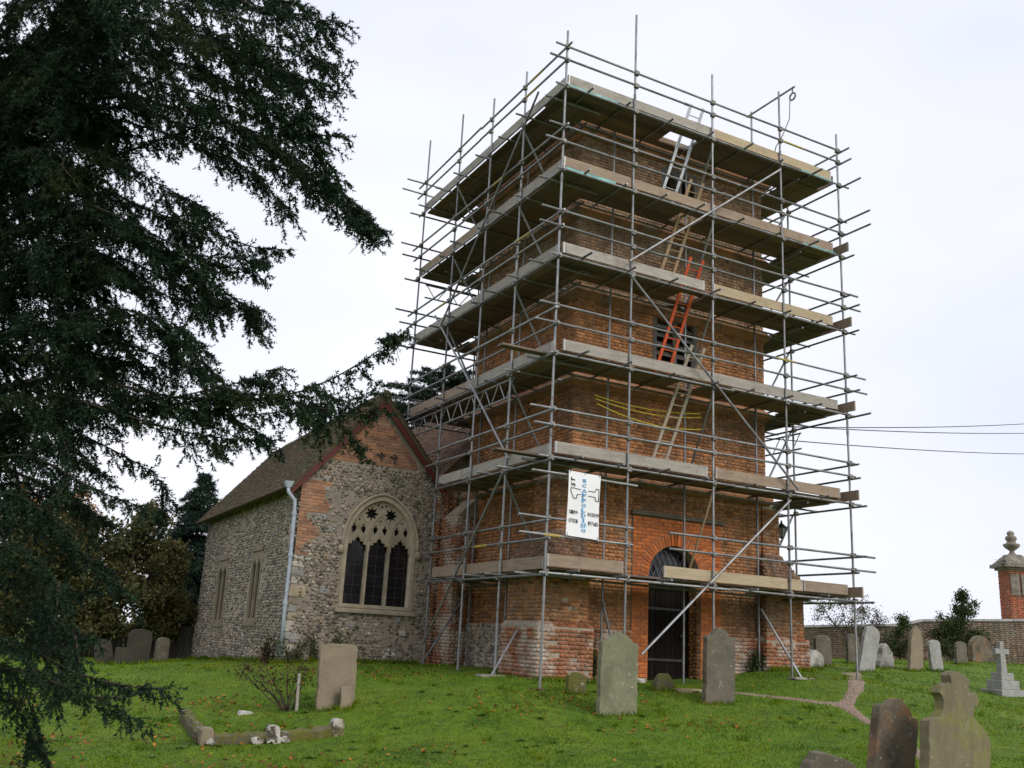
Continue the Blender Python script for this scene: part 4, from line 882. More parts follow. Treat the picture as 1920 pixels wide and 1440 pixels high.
def words(t, box):
    (x0, y0), (x1, y1) = box; ws = [.34 if c == '1' else .5 if c == '-' else 1 for c in t]; gap = .22; tot = sum(ws)+gap*(len(t)-1); x = x0
    for c, w in zip(t, ws):
        W_ = (x1-x0)/tot; e = x+w*W_; sl = (y1-y0)*.0; dy = (x-x0)*.142
        if c == '-': text(c, 'print_black', ((x, (y0+y1)/2-5+dy), (e, (y0+y1)/2+5+dy)), name='digit')
        else: text(c, 'print_black', ((x, y0+dy), (e, y1+dy)), bold=0., name='digit')
        x = e+gap*W_
words('01189-', ((215, 775), (356, 836))); words('843099', ((488, 812), (654, 873))); words('07831-', ((211, 905), (353, 968))); words('197615', ((495, 948), (640, 1010)))
text('T', 'print_black', ((243, 272), (300, 345)), rot=1, shear=.2, bold=.03, name='letter'); text('S', 'print_black', ((243, 355), (300, 428)), rot=1, shear=.2, bold=.03, name='letter')
def strip(pts, w=9):
    P = [np.array(p, float) for p in pts]; vs = []; fs = []
    for a, b in zip(P[:-1], P[1:]):
        d = (b-a)/np.linalg.norm(b-a); nrm = np.array([-d[1], d[0]])*w/2; n0 = len(vs)
        vs += [bpt(*uv7(*q), .012) for q in (a-nrm-d*w/2, b-nrm+d*w/2, b+nrm+d*w/2, a+nrm-d*w/2)]; fs.append((n0, n0+1, n0+2, n0+3))
    local(MB().add(vs, fs).build('numeral_outline', 'print_black', ban, fix=False), ban)
strip([(382, 468), (240, 440), (235, 490), (275, 600), (320, 605), (330, 545), (382, 545)]); strip([(500, 485), (598, 497), (616, 450), (660, 455), (655, 642), (612, 636), (598, 580), (497, 562)])

for u, v in ((.04, .012), (.96, .012), (.5, .012), (.04, .985), (.96, .985)):   # ties round the tubes
    p = Vector(bpt(u, v, .004)); local(MB().tube([p+Vector((.0, -.004, -.015)), p+Vector((.004, .0, .03)), p+Vector((.0, .06, .05)), p+Vector((.0, .09, .02))], .006, 5).build('tie', 'rope', ban), ban)

# ------------------------------------------------------------------ gravestones
OUT = {
 'shoulder': [(.5, 0), (.5, .86), (.46, .885), (.40, .875), (.34, .895), (.22, .945), (.10, .985), (0, 1)],
 'hump': [(.5, 0), (.5, .84), (.47, .875), (.40, .885), (.33, .875), (.28, .91), (.20, .96), (.10, .99), (0, 1)],
 'round': [(.5, 0), (.5, .76), (.485, .83), (.44, .90), (.36, .95), (.22, .985), (0, 1)],
 'flat': [(.5, 0), (.5, .93), (.47, .965), (.40, .985), (.2, .995), (0, 1)],
 'scroll': [(.5, 0), (.5, .55), (.475, .585), (.42, .60), (.34, .635), (.28, .69), (.255, .735), (.29, .765), (.325, .80), (.315, .84), (.25, .865), (.175, .862), (.145, .89), (.17, .925), (.16, .965), (.10, .992), (0, .995)],
 'rock': [(.5, 0), (.47, .35), (.40, .62), (.28, .82), (.12, .97), (0, 1)],
 'gothic': [(.5, 0), (.5, .62), (.44, .76), (.32, .88), (.16, .965), (0, 1)]}
STONE_XY = []
def headstone(px, py, w, h, t, form, mat, label, lean=0, tilt=0, rz=0, group=None, jit=.012, name='headstone', pos=None):
    p = np.array(pos) if pos is not None else gpt(px, py); half = OUT[form]
    pl = [(x*w, y*h) for x, y in half]+[(-x*w, y*h) for x, y in half[-2::-1]]
    pl = [(x+random.gauss(0, jit*w), y+(random.gauss(0, jit*w) if y > 0 else -.25)) for x, y in pl]; q = []
    for (ax, ay), (bx, by) in zip(pl, pl[1:]+pl[:1]):   # weathered, chipped outline
        k = max(int(math.hypot(bx-ax, by-ay)/.07), 1)
        for i in range(k):
            f_ = i/k; c = .014 if random.random() < .12 else 0; sx = -1 if ax+bx > 0 else 1
            q.append((ax+(bx-ax)*f_+(random.gauss(0, .0035) if i else 0)+sx*c*(1 if i else 0), ay+(by-ay)*f_+(random.gauss(0, .0035) if i else 0)))
    pl = q
    o = MB().prism(pl, lambda u, v, n: (u, n, v), -t/2, t/2).build(name, mat, bevel=min(.010, t*.12))
    o.location = p; o.rotation_euler = (tilt, lean, rz); STONE_XY.append((p[0], p[1], w*.5+.06))
    return tag(o, label, 'gravestone', group)
RGT = 'gravestones along the right boundary'
headstone(1156, 1340, .74, 1.30, .11, 'shoulder', 'stone_green', 'tall greenish headstone with chipped shoulders left of the church door', lean=RAD(3), tilt=RAD(-3))
headstone(1347, 1318, .66, 1.30, .12, 'hump', 'stone_brown', 'dark brown tall headstone standing right of the church door', lean=RAD(1))
headstone(1079, 1301, .38, .36, .1, 'hump', 'stone_moss', 'tiny mossy gravestone beside the corner scaffold pole', lean=RAD(0))
headstone(1243, 1293, .42, .30, .14, 'rock', 'stone_moss', 'low rounded mossy gravestone in front of the church door', lean=RAD(3))
headstone(627, 1326, .66, 1.04, .10, 'flat', 'stone_tan', 'plain tan flat topped headstone before the traceried window', lean=RAD(-1.5))
headstone(640, 1322, .2, .36, .06, 'flat', 'stone_tan', 'small tablet leaning on the plain tan headstone', lean=RAD(-2), tilt=RAD(-8), pos=gpt(648, 1329)+np.array([0, -.0, 0]))
headstone(0, 0, 1.0, 1.46, .13, 'scroll', 'stone_front', 'large scroll topped headstone in the right foreground', jit=.016, lean=RAD(10), tilt=RAD(-3), pos=(.62, -7.85, gz(.62, -7.85)-.0))
headstone(0, 0, .64, 1.14, .12, 'hump', 'stone_rust', 'rust stained dark headstone leaning behind the scroll topped one', lean=RAD(17), tilt=RAD(-4), pos=(*at(1664, 1505, 10.6)[:2], gz(*at(1664, 1505, 10.6)[:2])))
headstone(0, 0, .72, .84, .13, 'round', 'stone_brown', 'half hidden round headstone leaning at the bottom edge', lean=RAD(22), tilt=RAD(6), pos=(-1.62, -7.98, gz(-1.62, -7.98)-.08))
headstone(1622, 1260, .56, 1.26, .11, 'round', 'stone_grey', 'slim grey headstone leaning right beside the scaffold end pole', lean=RAD(17), group=RGT)
headstone(1716, 1258, .52, 1.22, .11, 'gothic', 'stone_tan', 'tall tan headstone with arched top, right of the leaning grey one', lean=RAD(6), group=RGT)
headstone(1757, 1258, .48, .86, .10, 'round', 'stone_grey', 'pale grey headstone leaning left beside the tall tan one', lean=RAD(-7), group=RGT)
headstone(1543, 1249, .60, .86, .11, 'round', 'stone_brown', 'round brown headstone nearest the tower buttress', group=RGT)
headstone(1611, 1247, .50, .92, .11, 'round', 'stone_brown', 'brown headstone half hidden behind the end scaffold pole', group=RGT, pos=gpt(1611, 1247)+np.array([.3, .5, 0]))
headstone(1803, 1246, .52, .72, .10, 'round', 'stone_brown', 'small round topped headstone by the ivy on the wall', group=RGT)
headstone(1527, 1251, .62, .46, .16, 'rock', 'stone_pale', 'low broken pale stone next to the buttress', jit=.03, group=RGT)
headstone(1659, 1252, .58, .66, .2, 'rock', 'stone_pale', 'rough white stone behind the leaning grey headstone', jit=.035, group=RGT)
headstone(1848, 1244, 1.1, 1.05, .2, 'gothic', 'stone_rust', 'broad weathered monument against the wall left of the pale cross', group=RGT, pos=gpt(1848, 1246)+np.array([2.5, 2.0, 0]))
LGT = 'gravestones left of the chapel'
headstone(256, 1244, .58, .86, .12, 'round', 'stone_dark', 'dark round topped headstone by the fence left of the chapel', group=LGT)
headstone(300, 1242, .36, .62, .12, 'round', 'stone_brown', 'narrow reddish headstone between dark stone and chapel', group=LGT, rz=.35)
headstone(229, 1246, .42, .4, .1, 'flat', 'stone_dark', 'low stub of a headstone at the fence', group=LGT)
headstone(196, 1245, .42, .6, .12, 'gothic', 'stone_dark', 'dark leaning headstone below the brownish tree', lean=RAD(-14), group=LGT)

# pale marble cross on three steps
cp_ = gpt(1882, 1302); cross = empty('memorial_cross', cp_, -.12, label='pale stone cross on stepped base at the right', cat='memorial')
for i, (w, z0, z1) in enumerate(((.80, -.2, .12), (.60, .121, .34), (.42, .341, .52))): MB().box((-w/2, -w/2*.8, z0), (w/2, w/2*.8, z1)).build('step', 'stone_grey', cross, bevel=.02)
MB().hexa([(-.10, -.08, .521), (.10, -.08, .521), (.10, .08, .521), (-.10, .08, .521), (-.065, -.06, 1.28), (.065, -.06, 1.28), (.065, .06, 1.28), (-.065, .06, 1.28)]).build('shaft', 'stone_grey', cross, bevel=.012)
MB().box((-.23, -.058, .97), (.23, .058, 1.10)).build('arm', 'stone_grey', cross, bevel=.012); STONE_XY.append((cp_[0], cp_[1], .5))

# low kerb of an old grave
K0, K1, K2, K3 = [gpt(*p) for p in ((348, 1352), (384, 1396), (509, 1391), (630, 1378))]
kerb = empty('grave_kerb', tuple(K1), label='mossy broken stone kerb of an old grave in the grass', cat='grave kerb')
def kpost(p, h, mt, w=.19):
    pl = [(-w/2, -.2), (w/2, -.2), (w/2*.97, h*.8), (w/2*.6, h*.98), (-w/2*.55, h), (-w/2*.95, h*.85)]
    o = MB().prism(pl, lambda u, v, n: (p[0]+u, p[1]+n, p[2]+v), -w/2, w/2).build('post', mt, kerb, bevel=.018); local(o, kerb)
for p, h, mt in ((K0, .18, 'stone_moss'), (K1, .24, 'stone_tan'), (K2, .24, 'stone_lichen'), (K3, .24, 'stone_lichen')): kpost(p, h, mt)
def krail(a, b, h, mt):
    a, b = Vector(a), Vector(b); d = (b-a).normalized(); n = Vector((-d.y, d.x, 0)); k = 14; vs = []; fs = []
    for i in range(k+1):
        p = a.lerp(b, .06+.88*i/k); p.z = gz(p.x, p.y)
        for s_, z in ((-1, -.12), (-1, h*.7), (-.5, h), (.5, h), (1, h*.7), (1, -.12)): vs.append(p+n*(s_*.085+random.gauss(0, .008))+Vector((0, 0, z+random.gauss(0, .014))))
    for i in range(k):
        for q in range(5): fs.append((i*6+q, i*6+q+1, (i+1)*6+q+1, (i+1)*6+q))
    fs += [(0, 1, 2, 3, 4, 5), tuple(k*6+q for q in range(6))]
    local(MB().add(vs, fs).build('rail', mt, kerb), kerb)
krail(K0, K1, .17, 'stone_moss'); krail(K1, K2, .15, 'stone_moss'); krail(K2, K3, .15, 'stone_moss')
for _ in range(5):
    t = random.random(); p = (Vector(K1).lerp(Vector(K2), t) if random.random() < .6 else Vector(K2).lerp(Vector(K3), t)); s_ = random.uniform(.05, .09); pz = gz(p.x, p.y-.12)
    local(MB().prism([(math.cos(a)*s_*random.uniform(.8, 1.5), math.sin(a)*s_*random.uniform(.5, .9)) for a in np.linspace(0, 6.28, 8)[:-1]], lambda u, v, n: (p.x+u, p.y-.13+n, pz+.05+v), -.04, .05).build('broken_piece', 'stone_lichen', kerb, bevel=.012), kerb)
p = gpt(460, 1338); tag(MB().prism([(-.14, -.05), (.13, -.05), (.11, .035), (-.1, .05)], lambda u, v, n: (p[0]+u, p[1]+n, p[2]+v), -.1, .1).build('loose_stone', 'stone_pale', bevel=.02), 'flat pale stone lying in the grass behind the kerb', 'stone')
p = gpt(1355, 1296); tag(MB().box((p[0]-1.1, p[1]-.1, p[2]-.05), (p[0]+.2, p[1]+.1, p[2]+.02)).build('sole_plank', 'board_pine'), 'long pale plank lying on the grass before the door', 'plank')

# ------------------------------------------------------------------ boundary wall, gate pier, fence
A_, B_ = np.array([17.0, 18.05]), np.array([37.0, 7.0]); wd = (B_-A_)/np.linalg.norm(B_-A_); wn = np.array([wd[1], -wd[0]]); WLn = np.linalg.norm(B_-A_)
def wtop(s_):
    x = A_[0]+wd[0]*s_
    return 1.85+(x-18)*.075 if x < 25.4 else 1.85+7.4*.075+min((x-25.4)/.5, 1)*.22+max(x-25.9, 0)*.06
bw = empty('boundary_wall', (*A_, .4), label='weathered brick boundary wall with stone coping behind the gravestones', cat='wall')
def wpt(s_, n, z): q = A_+wd*s_+wn*n; return (q[0], q[1], z)
mb = MB(); ss = np.linspace(0, WLn, 61)
for s_ in ss: mb.v += [wpt(s_, .17, -.4), wpt(s_, .17, wtop(s_)-.1), wpt(s_, -.17, wtop(s_)-.1), wpt(s_, -.17, -.4)]
for i in range(60):
    for k in range(4): mb.f.append((i*4+k, i*4+(k+1) % 4, i*4+4+(k+1) % 4, i*4+4+k))
local(mb.build('wall', 'wall_brick', bw), bw)
tag(local(boxes('wall_brickwork', [q for q in bond(0, WLn, .1, 3.2, lambda u, z: True) if q[3] < wtop((q[0]+q[1])/2)-.11], ((*(A_+wn*.17), 0), (wd[0], wd[1], 0), (0, 0, 1), (wn[0], wn[1], 0)), 'wall_brick_piece', bw), bw), kind='stuff')
s_ = 0
while s_ < WLn-.5:
    L = random.uniform(.55, .75); z0, z1 = wtop(s_)-.1, wtop(s_+L)-.1
    local(MB().hexa([wpt(s_, .24, z0), wpt(s_+L-.015, .24, z1), wpt(s_+L-.015, -.24, z1), wpt(s_, -.24, z0), wpt(s_, .20, z0+.1), wpt(s_+L-.015, .20, z1+.1), wpt(s_+L-.015, -.2, z1+.1), wpt(s_, -.2, z0+.1)]).build('coping_stone', 'coping', bw, bevel=.012), bw); s_ += L
for s_ in np.linspace(WLn*.4, WLn, 400):   # where the pier's sight line crosses the wall
    q = np.array([*(A_+wd*s_-wn*.75), 1.0])-CAM
    if 960+FPX*np.dot(q, CR)/np.dot(q, CF) > 1915: break
gp_ = np.array([*(A_+wd*s_-wn*.75), 0.]); gp_[2] = gz(gp_[0], gp_[1]); pier = empty('gate_pier', gp_, math.atan2(wd[1], wd[0]), label='tall red brick gate pier topped with a stone urn', cat='pier')
MB().box((-.46, -.46, -.4), (.46, .46, 3.95)).build('shaft', 'mortar_pale', pier)
for pl in (((0, -.46, 0), (1, 0, 0), (0, 0, 1), (0, -1, 0)), ((-.46, 0, 0), (0, 1, 0), (0, 0, 1), (-1, 0, 0))): tag(boxes('pier_brickwork', bond(-.46, .46, -.2, 3.94, lambda u, z: True), pl, 'pier_brick', pier), kind='stuff')
for sx in (-1, 1): MB().box((sx*.23-.19, -.52, 2.85), (sx*.23+.19, -.472, 3.75)).build('stone_panel', 'pier_stone', pier, bevel=.015)
MB().box((-.56, -.56, 3.951), (.56, .56, 4.05)).box((-.70, -.70, 4.051), (.70, .70, 4.2)).hexa([(-.64, -.64, 4.201), (.64, -.64, 4.201), (.64, .64, 4.201), (-.64, .64, 4.201), (-.25, -.25, 4.62), (.25, -.25, 4.62), (.25, .25, 4.62), (-.25, .25, 4.62)]).build('cap', 'pier_stone', pier)
MB().lathe([(.2, 4.6), (.12, 4.70), (.09, 4.78), (.16, 4.84), (.30, 4.95), (.35, 5.04), (.33, 5.09), (.20, 5.13), (.18, 5.22), (.24, 5.30), (.22, 5.40), (.12, 5.47), (.16, 5.53), (.13, 5.62), (.03, 5.68)], (0, 0, 0), 18).build('urn', 'pier_stone', pier, smooth=True)
fa, fb = np.array(at(60, 1245, 30)), np.array(at(372, 1240, 30)); fence = empty('timber_fence', (fa[0], fa[1], gz(fa[0], fa[1])), label='dark upright board fence left of the chapel', cat='fence')
n = int(np.linalg.norm((fb-fa)[:2])/.17)
for i in range(n):
    q = fa+(fb-fa)*(i+.5)/n; z = gz(q[0], q[1]); h = 1.0+random.gauss(0, .02); ang = math.atan2(fb[1]-fa[1], fb[0]-fa[0])
    o = MB().box((-.075, -.012, -.1), (.075, .012, h)).build('plank', 'fence_wood', fence); o.location = (q[0], q[1], z); o.rotation_euler = (random.gauss(0, .01), random.gauss(0, .01), ang); local(o, fence)
for z in (.3, .85):
    a, b = Vector(fa), Vector(fb); a.z = gz(a.x, a.y)+z; b.z = gz(b.x, b.y)+z; local(MB().beam(a+Vector((0, .04, 0)), b+Vector((0, .04, 0)), .05, .09).build('rail', 'fence_wood', fence), fence)
# overhead cables on the right
for i, (p0, p1) in enumerate((((1437, 800), (2000, 789)), ((1437, 797), (2000, 810)), ((1437, 822), (2000, 851)))):
    a, b = np.array(onp(*p0, 0, 6.6)), np.array(at(*p1, 42)); pts = [a+(b-a)*t-np.array([0, 0, .5*t*(1-t)]) for t in np.linspace(0, 1, 25)]
    tag(MB().tube(pts, .013, 5).build('overhead_cable', 'black_cable'), ('uppermost', 'middle', 'lowest')[i]+' of three thin overhead wires running right from the tower', 'cable', 'overhead wires')

# ------------------------------------------------------------------ foliage
def unit(v): return v/np.maximum(np.linalg.norm(v, axis=-1, keepdims=True), 1e-9)
def needles(P, D, L, nn_, nl, w, spread=.75, stem=.004):
    """twigs at P along D with needles round them; returns vertices and triangles"""
    M = len(P); D = unit(D); s_ = rng.random((M, nn_, 1))**.9; R_ = unit(rng.normal(size=(M, nn_, 3))); R_ = unit(R_-(R_*D[:, None]).sum(-1, keepdims=True)*D[:, None])
    nd = unit(D[:, None]*(1-spread*.5)+R_*spread); B = P[:, None]+D[:, None]*L[:, None, None]*s_; T_ = B+nd*nl*rng.uniform(.7, 1.2, (M, nn_, 1))
    sd = unit(np.cross(nd, rng.normal(size=(M, nn_, 3))))*w/2
    V = np.stack([B-sd, B+sd, T_], 2).reshape(-1, 3); E = P+D*L[:, None]; q = unit(np.cross(D, rng.normal(size=(M, 3))))*stem
    V2 = np.stack([P-q, P+q, E], 1).reshape(-1, 3); V = np.concatenate([V, V2]); return V, np.arange(len(V)).reshape(-1, 3)
def leaves(P, size, up=.3):
    M = len(P); a = unit(rng.normal(size=(M, 3))); b = unit(np.cross(a, rng.normal(size=(M, 3))+np.array([0, 0, up]))); s_ = size*rng.uniform(.6, 1.3, (M, 1))
    V = np.stack([P-a*s_*.5, P+b*s_*.28, P+a*s_*.5, P-b*s_*.28], 1).reshape(-1, 3); return V, np.arange(4*M).reshape(-1, 4)
def limb(mb, a, b, r0, r1, wob=.06, n=6):
    a, b = np.array(a, float), np.array(b, float); L = np.linalg.norm(b-a); pts = [a+(b-a)*t+rng.normal(0, wob*L*.3, 3)*math.sin(t*3.1) for t in np.linspace(0, 1, n)]
    mb.tube(pts, [r0+(r1-r0)*t for t in np.linspace(0, 1, n)], 7)

# the big spruce on the left: boughs are laid out in space around its trunk
spruce = empty('spruce_tree', (0, 0, 0), label='large dark spruce with drooping boughs filling the left foreground', cat='tree')
tb_ = np.array(at(-430, 1500, 9.6)); tz = gz(tb_[0], tb_[1])
trunk_pts = [(tb_[0], tb_[1], tz-.2), (tb_[0], tb_[1], tz+.5), (tb_[0]+.03, tb_[1], 3), (tb_[0]+.02, tb_[1], 7), (tb_[0], tb_[1], 11)]
MB().tube(trunk_pts, [.34, .27, .24, .18, .1], 12).build('trunk', 'bark', spruce, smooth=True)
def axis_pt(z): return np.array([tb_[0], tb_[1], z])
boughs = []
def bough(pts, Lm=.62, den=1.0, r0=.04):
    P = np.array([at(*p) for p in pts]); z0 = P[0][2]; P = np.vstack([axis_pt(z0-.1), P]); boughs.append((P, Lm, den, r0))
for b_ in [
  [(200, -30, 8.6), (400, -10, 8.1), (560, 30, 7.8), (652, 48, 7.6)], [(180, 20, 8.9), (420, 60, 8.6), (580, 95, 8.4), (648, 128, 8.3)], [(200, 40, 8.2), (400, 90, 7.7), (540, 140, 7.5), (618, 165, 7.4)],
  [(180, 80, 9.3), (380, 130, 9.2), (520, 190, 9.1), (600, 215, 9.1)], [(200, 130, 8.4), (400, 190, 8.0), (540, 260, 7.8), (640, 262, 7.7)], [(220, 160, 8.8), (440, 220, 8.5), (580, 300, 8.4), (660, 370, 8.3), (728, 438, 8.3)],
  [(220, 190, 8.9), (420, 250, 8.8), (560, 320, 8.7), (640, 330, 8.7)], [(200, 220, 9.4), (360, 260, 9.4), (470, 310, 9.4), (540, 390, 9.4)], [(150, 270, 8.6), (280, 330, 8.4), (350, 370, 8.3), (385, 385, 8.2)],
  [(130, 330, 8.9), (260, 390, 8.7), (380, 430, 8.6), (460, 470, 8.5), (532, 470, 8.5)], [(150, 380, 8.4), (280, 440, 8.2), (400, 500, 8.1), (505, 520, 8.0)], [(150, 400, 9.2), (290, 470, 9.2), (410, 540, 9.2), (500, 603, 9.2)],
  [(120, 470, 8.6), (240, 520, 8.4), (340, 560, 8.3), (400, 570, 8.2)], [(130, 520, 9.0), (250, 590, 8.9), (340, 640, 8.8), (392, 690, 8.7)], [(100, 600, 8.5), (220, 640, 8.3), (330, 680, 8.2), (395, 705, 8.1)]]: bough(b_)
for b_ in [[(250, -60, 8.9), (430, -20, 8.8), (560, 10, 8.8), (600, 20, 8.8)], [(250, 0, 8.0), (420, 30, 7.6), (540, 70, 7.4), (600, 90, 7.3)], [(240, 60, 9.0), (420, 110, 8.9), (560, 150, 8.8), (625, 190, 8.8)], [(240, 110, 8.2), (400, 150, 7.8), (520, 200, 7.6), (590, 230, 7.5)], [(260, 30, 9.4), (420, 80, 9.4), (520, 130, 9.4), (580, 180, 9.4)],
  [(230, 150, 9.6), (390, 210, 9.6), (500, 260, 9.6), (590, 300, 9.6)], [(420, 220, 8.5), (520, 280, 8.4), (600, 350, 8.3), (660, 400, 8.3), (700, 430, 8.3)], [(200, 430, 8.3), (300, 470, 8.2), (420, 480, 8.1), (490, 490, 8.1)], [(220, 480, 8.9), (330, 540, 8.9), (430, 570, 8.8), (480, 590, 8.8)], [(200, 560, 8.2), (300, 590, 8.1), (360, 620, 8.0), (385, 650, 8.0)]]: bough(b_, .66)
for b_ in [[(120, 690, 8.6), (330, 735, 8.1), (500, 735, 7.8), (620, 700, 7.6), (700, 650, 7.5), (768, 598, 7.4)], [(120, 700, 8.9), (300, 760, 8.6), (450, 780, 8.4), (560, 770, 8.3), (640, 745, 8.2)], [(100, 740, 8.4), (280, 800, 8.1), (420, 830, 7.9), (520, 830, 7.8)], [(330, 735, 8.1), (400, 720, 8.0), (480, 705, 7.9), (505, 690, 7.9)], [(500, 735, 7.8), (580, 760, 7.7), (640, 790, 7.6), (700, 735, 7.6)], [(90, 780, 8.8), (230, 850, 8.6), (300, 890, 8.5), (312, 930, 8.5)]]: bough(b_, .5, .9)
for b_ in [[(60, 850, 8.3), (160, 910, 8.0), (240, 950, 7.8), (290, 960, 7.7)], [(50, 950, 8.6), (130, 1000, 8.4), (190, 1020, 8.3)], [(40, 1050, 8.2), (120, 1100, 8.0), (190, 1100, 7.9)], [(40, 1130, 8.0), (120, 1170, 7.8), (180, 1200, 7.7)], [(40, 1200, 8.3), (140, 1260, 8.1), (250, 1290, 8.0), (335, 1288, 7.9)], [(30, 1260, 7.7), (100, 1300, 7.5), (180, 1330, 7.4), (240, 1300, 7.4)], [(20, 1300, 7.9), (60, 1370, 7.8), (90, 1420, 7.7)]]: bough(b_, .42, .9)
for b_ in [[(60, 980, 8.0), (130, 1040, 7.9), (200, 1090, 7.8)], [(50, 1020, 7.7), (110, 1080, 7.6), (150, 1140, 7.5)], [(30, 1080, 8.3), (80, 1130, 8.2), (130, 1190, 8.1)], [(30, 1150, 8.6), (90, 1210, 8.5), (160, 1250, 8.4)], [(20, 1200, 7.6), (60, 1260, 7.5), (100, 1330, 7.4)], [(10, 1240, 8.2), (50, 1310, 8.1), (70, 1400, 8.0)], [(40, 880, 8.9), (120, 930, 8.8), (180, 960, 8.8)], [(30, 920, 7.9), (90, 960, 7.8), (140, 1010, 7.7)]]: bough(b_, .5)
for k in range(34):   # inner boughs of the dark mass
    y = -80+k*30+random.uniform(-15, 15); xe = (300 if y < 700 else 220 if y < 950 else 110)*random.uniform(.55, 1.0); d0 = random.uniform(8.2, 10.4)
    bough([(xe*.3, y+10, d0*.6+9.2*.4), (xe*.6, y+30, d0), (xe, y+60+random.uniform(0, 40), d0)], .6, .95, .035)
for k in range(26):   # the far side of the tree, mostly out of the picture
    z = random.uniform(.3, 8.5); a = random.uniform(2.2, 5.6); L = (3.6-.28*z)*random.uniform(.7, 1.1); c = axis_pt(z); d_ = np.array([math.cos(a), math.sin(a), 0])
    boughs.append((np.array([c, c+d_*L*.4+np.array([0, 0, .15]), c+d_*L*.8, c+d_*L-np.array([0, 0, .25])]), .6, .45, .04))
for P, Lm, den, r0 in list(boughs):   # side boughs fanning out from each bough
    if den < .6: continue
    seg = np.linalg.norm(np.diff(P, axis=0), axis=1); tot = seg.sum()
    low = P[-1][2] < 2.4
    for q in range(1 if low else 4):
        f_ = random.uniform(.35, .92); i = min(int(f_*(len(P)-1)), len(P)-2); c = P[i]+(P[i+1]-P[i])*(f_*(len(P)-1)-i); t = unit(P[i+1]-P[i]); lat = unit(np.cross(t, (0, 0, 1.)))*random.choice((-1, 1))
        L = random.uniform(.3, .75)*(1.15-.7*f_)*min(tot/3, 1.1); d_ = unit(t*random.uniform(.5, 1.1)+lat*random.uniform(.3, .9)+np.array([0, 0, random.uniform(-.5, .12)]))
        boughs.append((np.array([c, c+d_*L*.4, c+d_*L*.75-np.array([0, 0, .05*L]), c+d_*L-np.array([0, 0, .16*L])]), .26, .93, .014))
dead = MB()   # bare dead twigs hanging under the boughs
for _ in range(90):
    P = boughs[random.randrange(len(boughs))][0]; q = 1; c = P[q]*(1-.3)+P[q+1]*.3; e = c+np.array([random.gauss(0, .15), random.gauss(0, .15), -random.uniform(.08, .26)])
    limb(dead, c, e, .004, .0015, .15, 6)
tag(dead.build('dead_twigs', 'dead_wood', spruce), kind='stuff')
TP, TD, TL_ = [], [], []
for P, Lm, den, r0 in boughs:
    # smooth resample
    seg = np.linalg.norm(np.diff(P, axis=0), axis=1); cum = np.r_[0, np.cumsum(seg)]; tot = cum[-1]; m = max(int(tot/.045), 8)
    tt = np.linspace(0, tot, m); C_ = np.stack([np.interp(tt, cum, P[:, q]) for q in range(3)], -1); ker = np.ones(11)/11
    Cs = np.stack([np.convolve(np.pad(C_[:, q], 5, mode='edge'), ker, 'valid') for q in range(3)], -1); Cs[-1] = P[-1]; C_ = Cs+np.cumsum(rng.normal(0, .004, Cs.shape), 0)*.6
    MB().tube(C_[::7], [r0*.6*(1-.88*i/len(C_[::7])) for i in range(len(C_[::7]))], 6).build('branch', 'bark', spruce, smooth=True)
    T_ = unit(np.gradient(C_, axis=0)); up = np.array([0, 0, 1.])
    for i in range(int(m*.10), m):
        if rng.random() > den: continue
        f_ = i/m; lat = unit(np.cross(T_[i], up)); sd = 1 if i % 2 else -1
        dr = unit(T_[i]*rng.uniform(.2, .75)+lat*sd*rng.uniform(.0, .8)-up*rng.choice((.1, .5, 1.0, 1.5))*rng.uniform(.6, 1.3)); Lb = Lm*(1-.72*f_**1.3)*rng.uniform(.3, 1.25)*(.75+.5*math.sin(i*.21+P[0][0]*7))
        ns = max(int(Lb/.058), 3); s_ = np.linspace(.04, 1, ns)[:, None]*Lb
        Q = C_[i]+dr*s_-up*.55*s_**2+rng.normal(0, .006, (ns, 3)); qd = unit(np.gradient(Q, axis=0) if ns > 1 else dr[None])
        sgn = np.where(np.arange(ns) % 2, 1, -1)[:, None]; pl = unit(np.cross(qd, rng.normal(size=3)*.5+up*.8))
        tw = unit(qd*.8+pl*sgn*.75-up*.18+rng.normal(0, .15, (ns, 3)))
        TP.append(Q); TD.append(tw); TL_.append((.075+.075*(1-s_[:, 0]/Lb)*min(1, Lb/.35))*rng.uniform(.7, 1.25, ns))
        TP.append(Q); TD.append(qd); TL_.append(np.full(ns, .085))
    TP.append(C_[int(m*.25):]); TD.append(unit(T_[int(m*.25):]+rng.normal(0, .35, (m-int(m*.25), 3)))); TL_.append(np.full(m-int(m*.25), .09))
TP, TD, TL_ = np.concatenate(TP), np.concatenate(TD), np.concatenate(TL_)
V, F = needles(TP, TD, TL_, 14, .031, .0125, .85)
tag(np_obj('crown', V, F, 'needle_dark', spruce), kind='stuff')

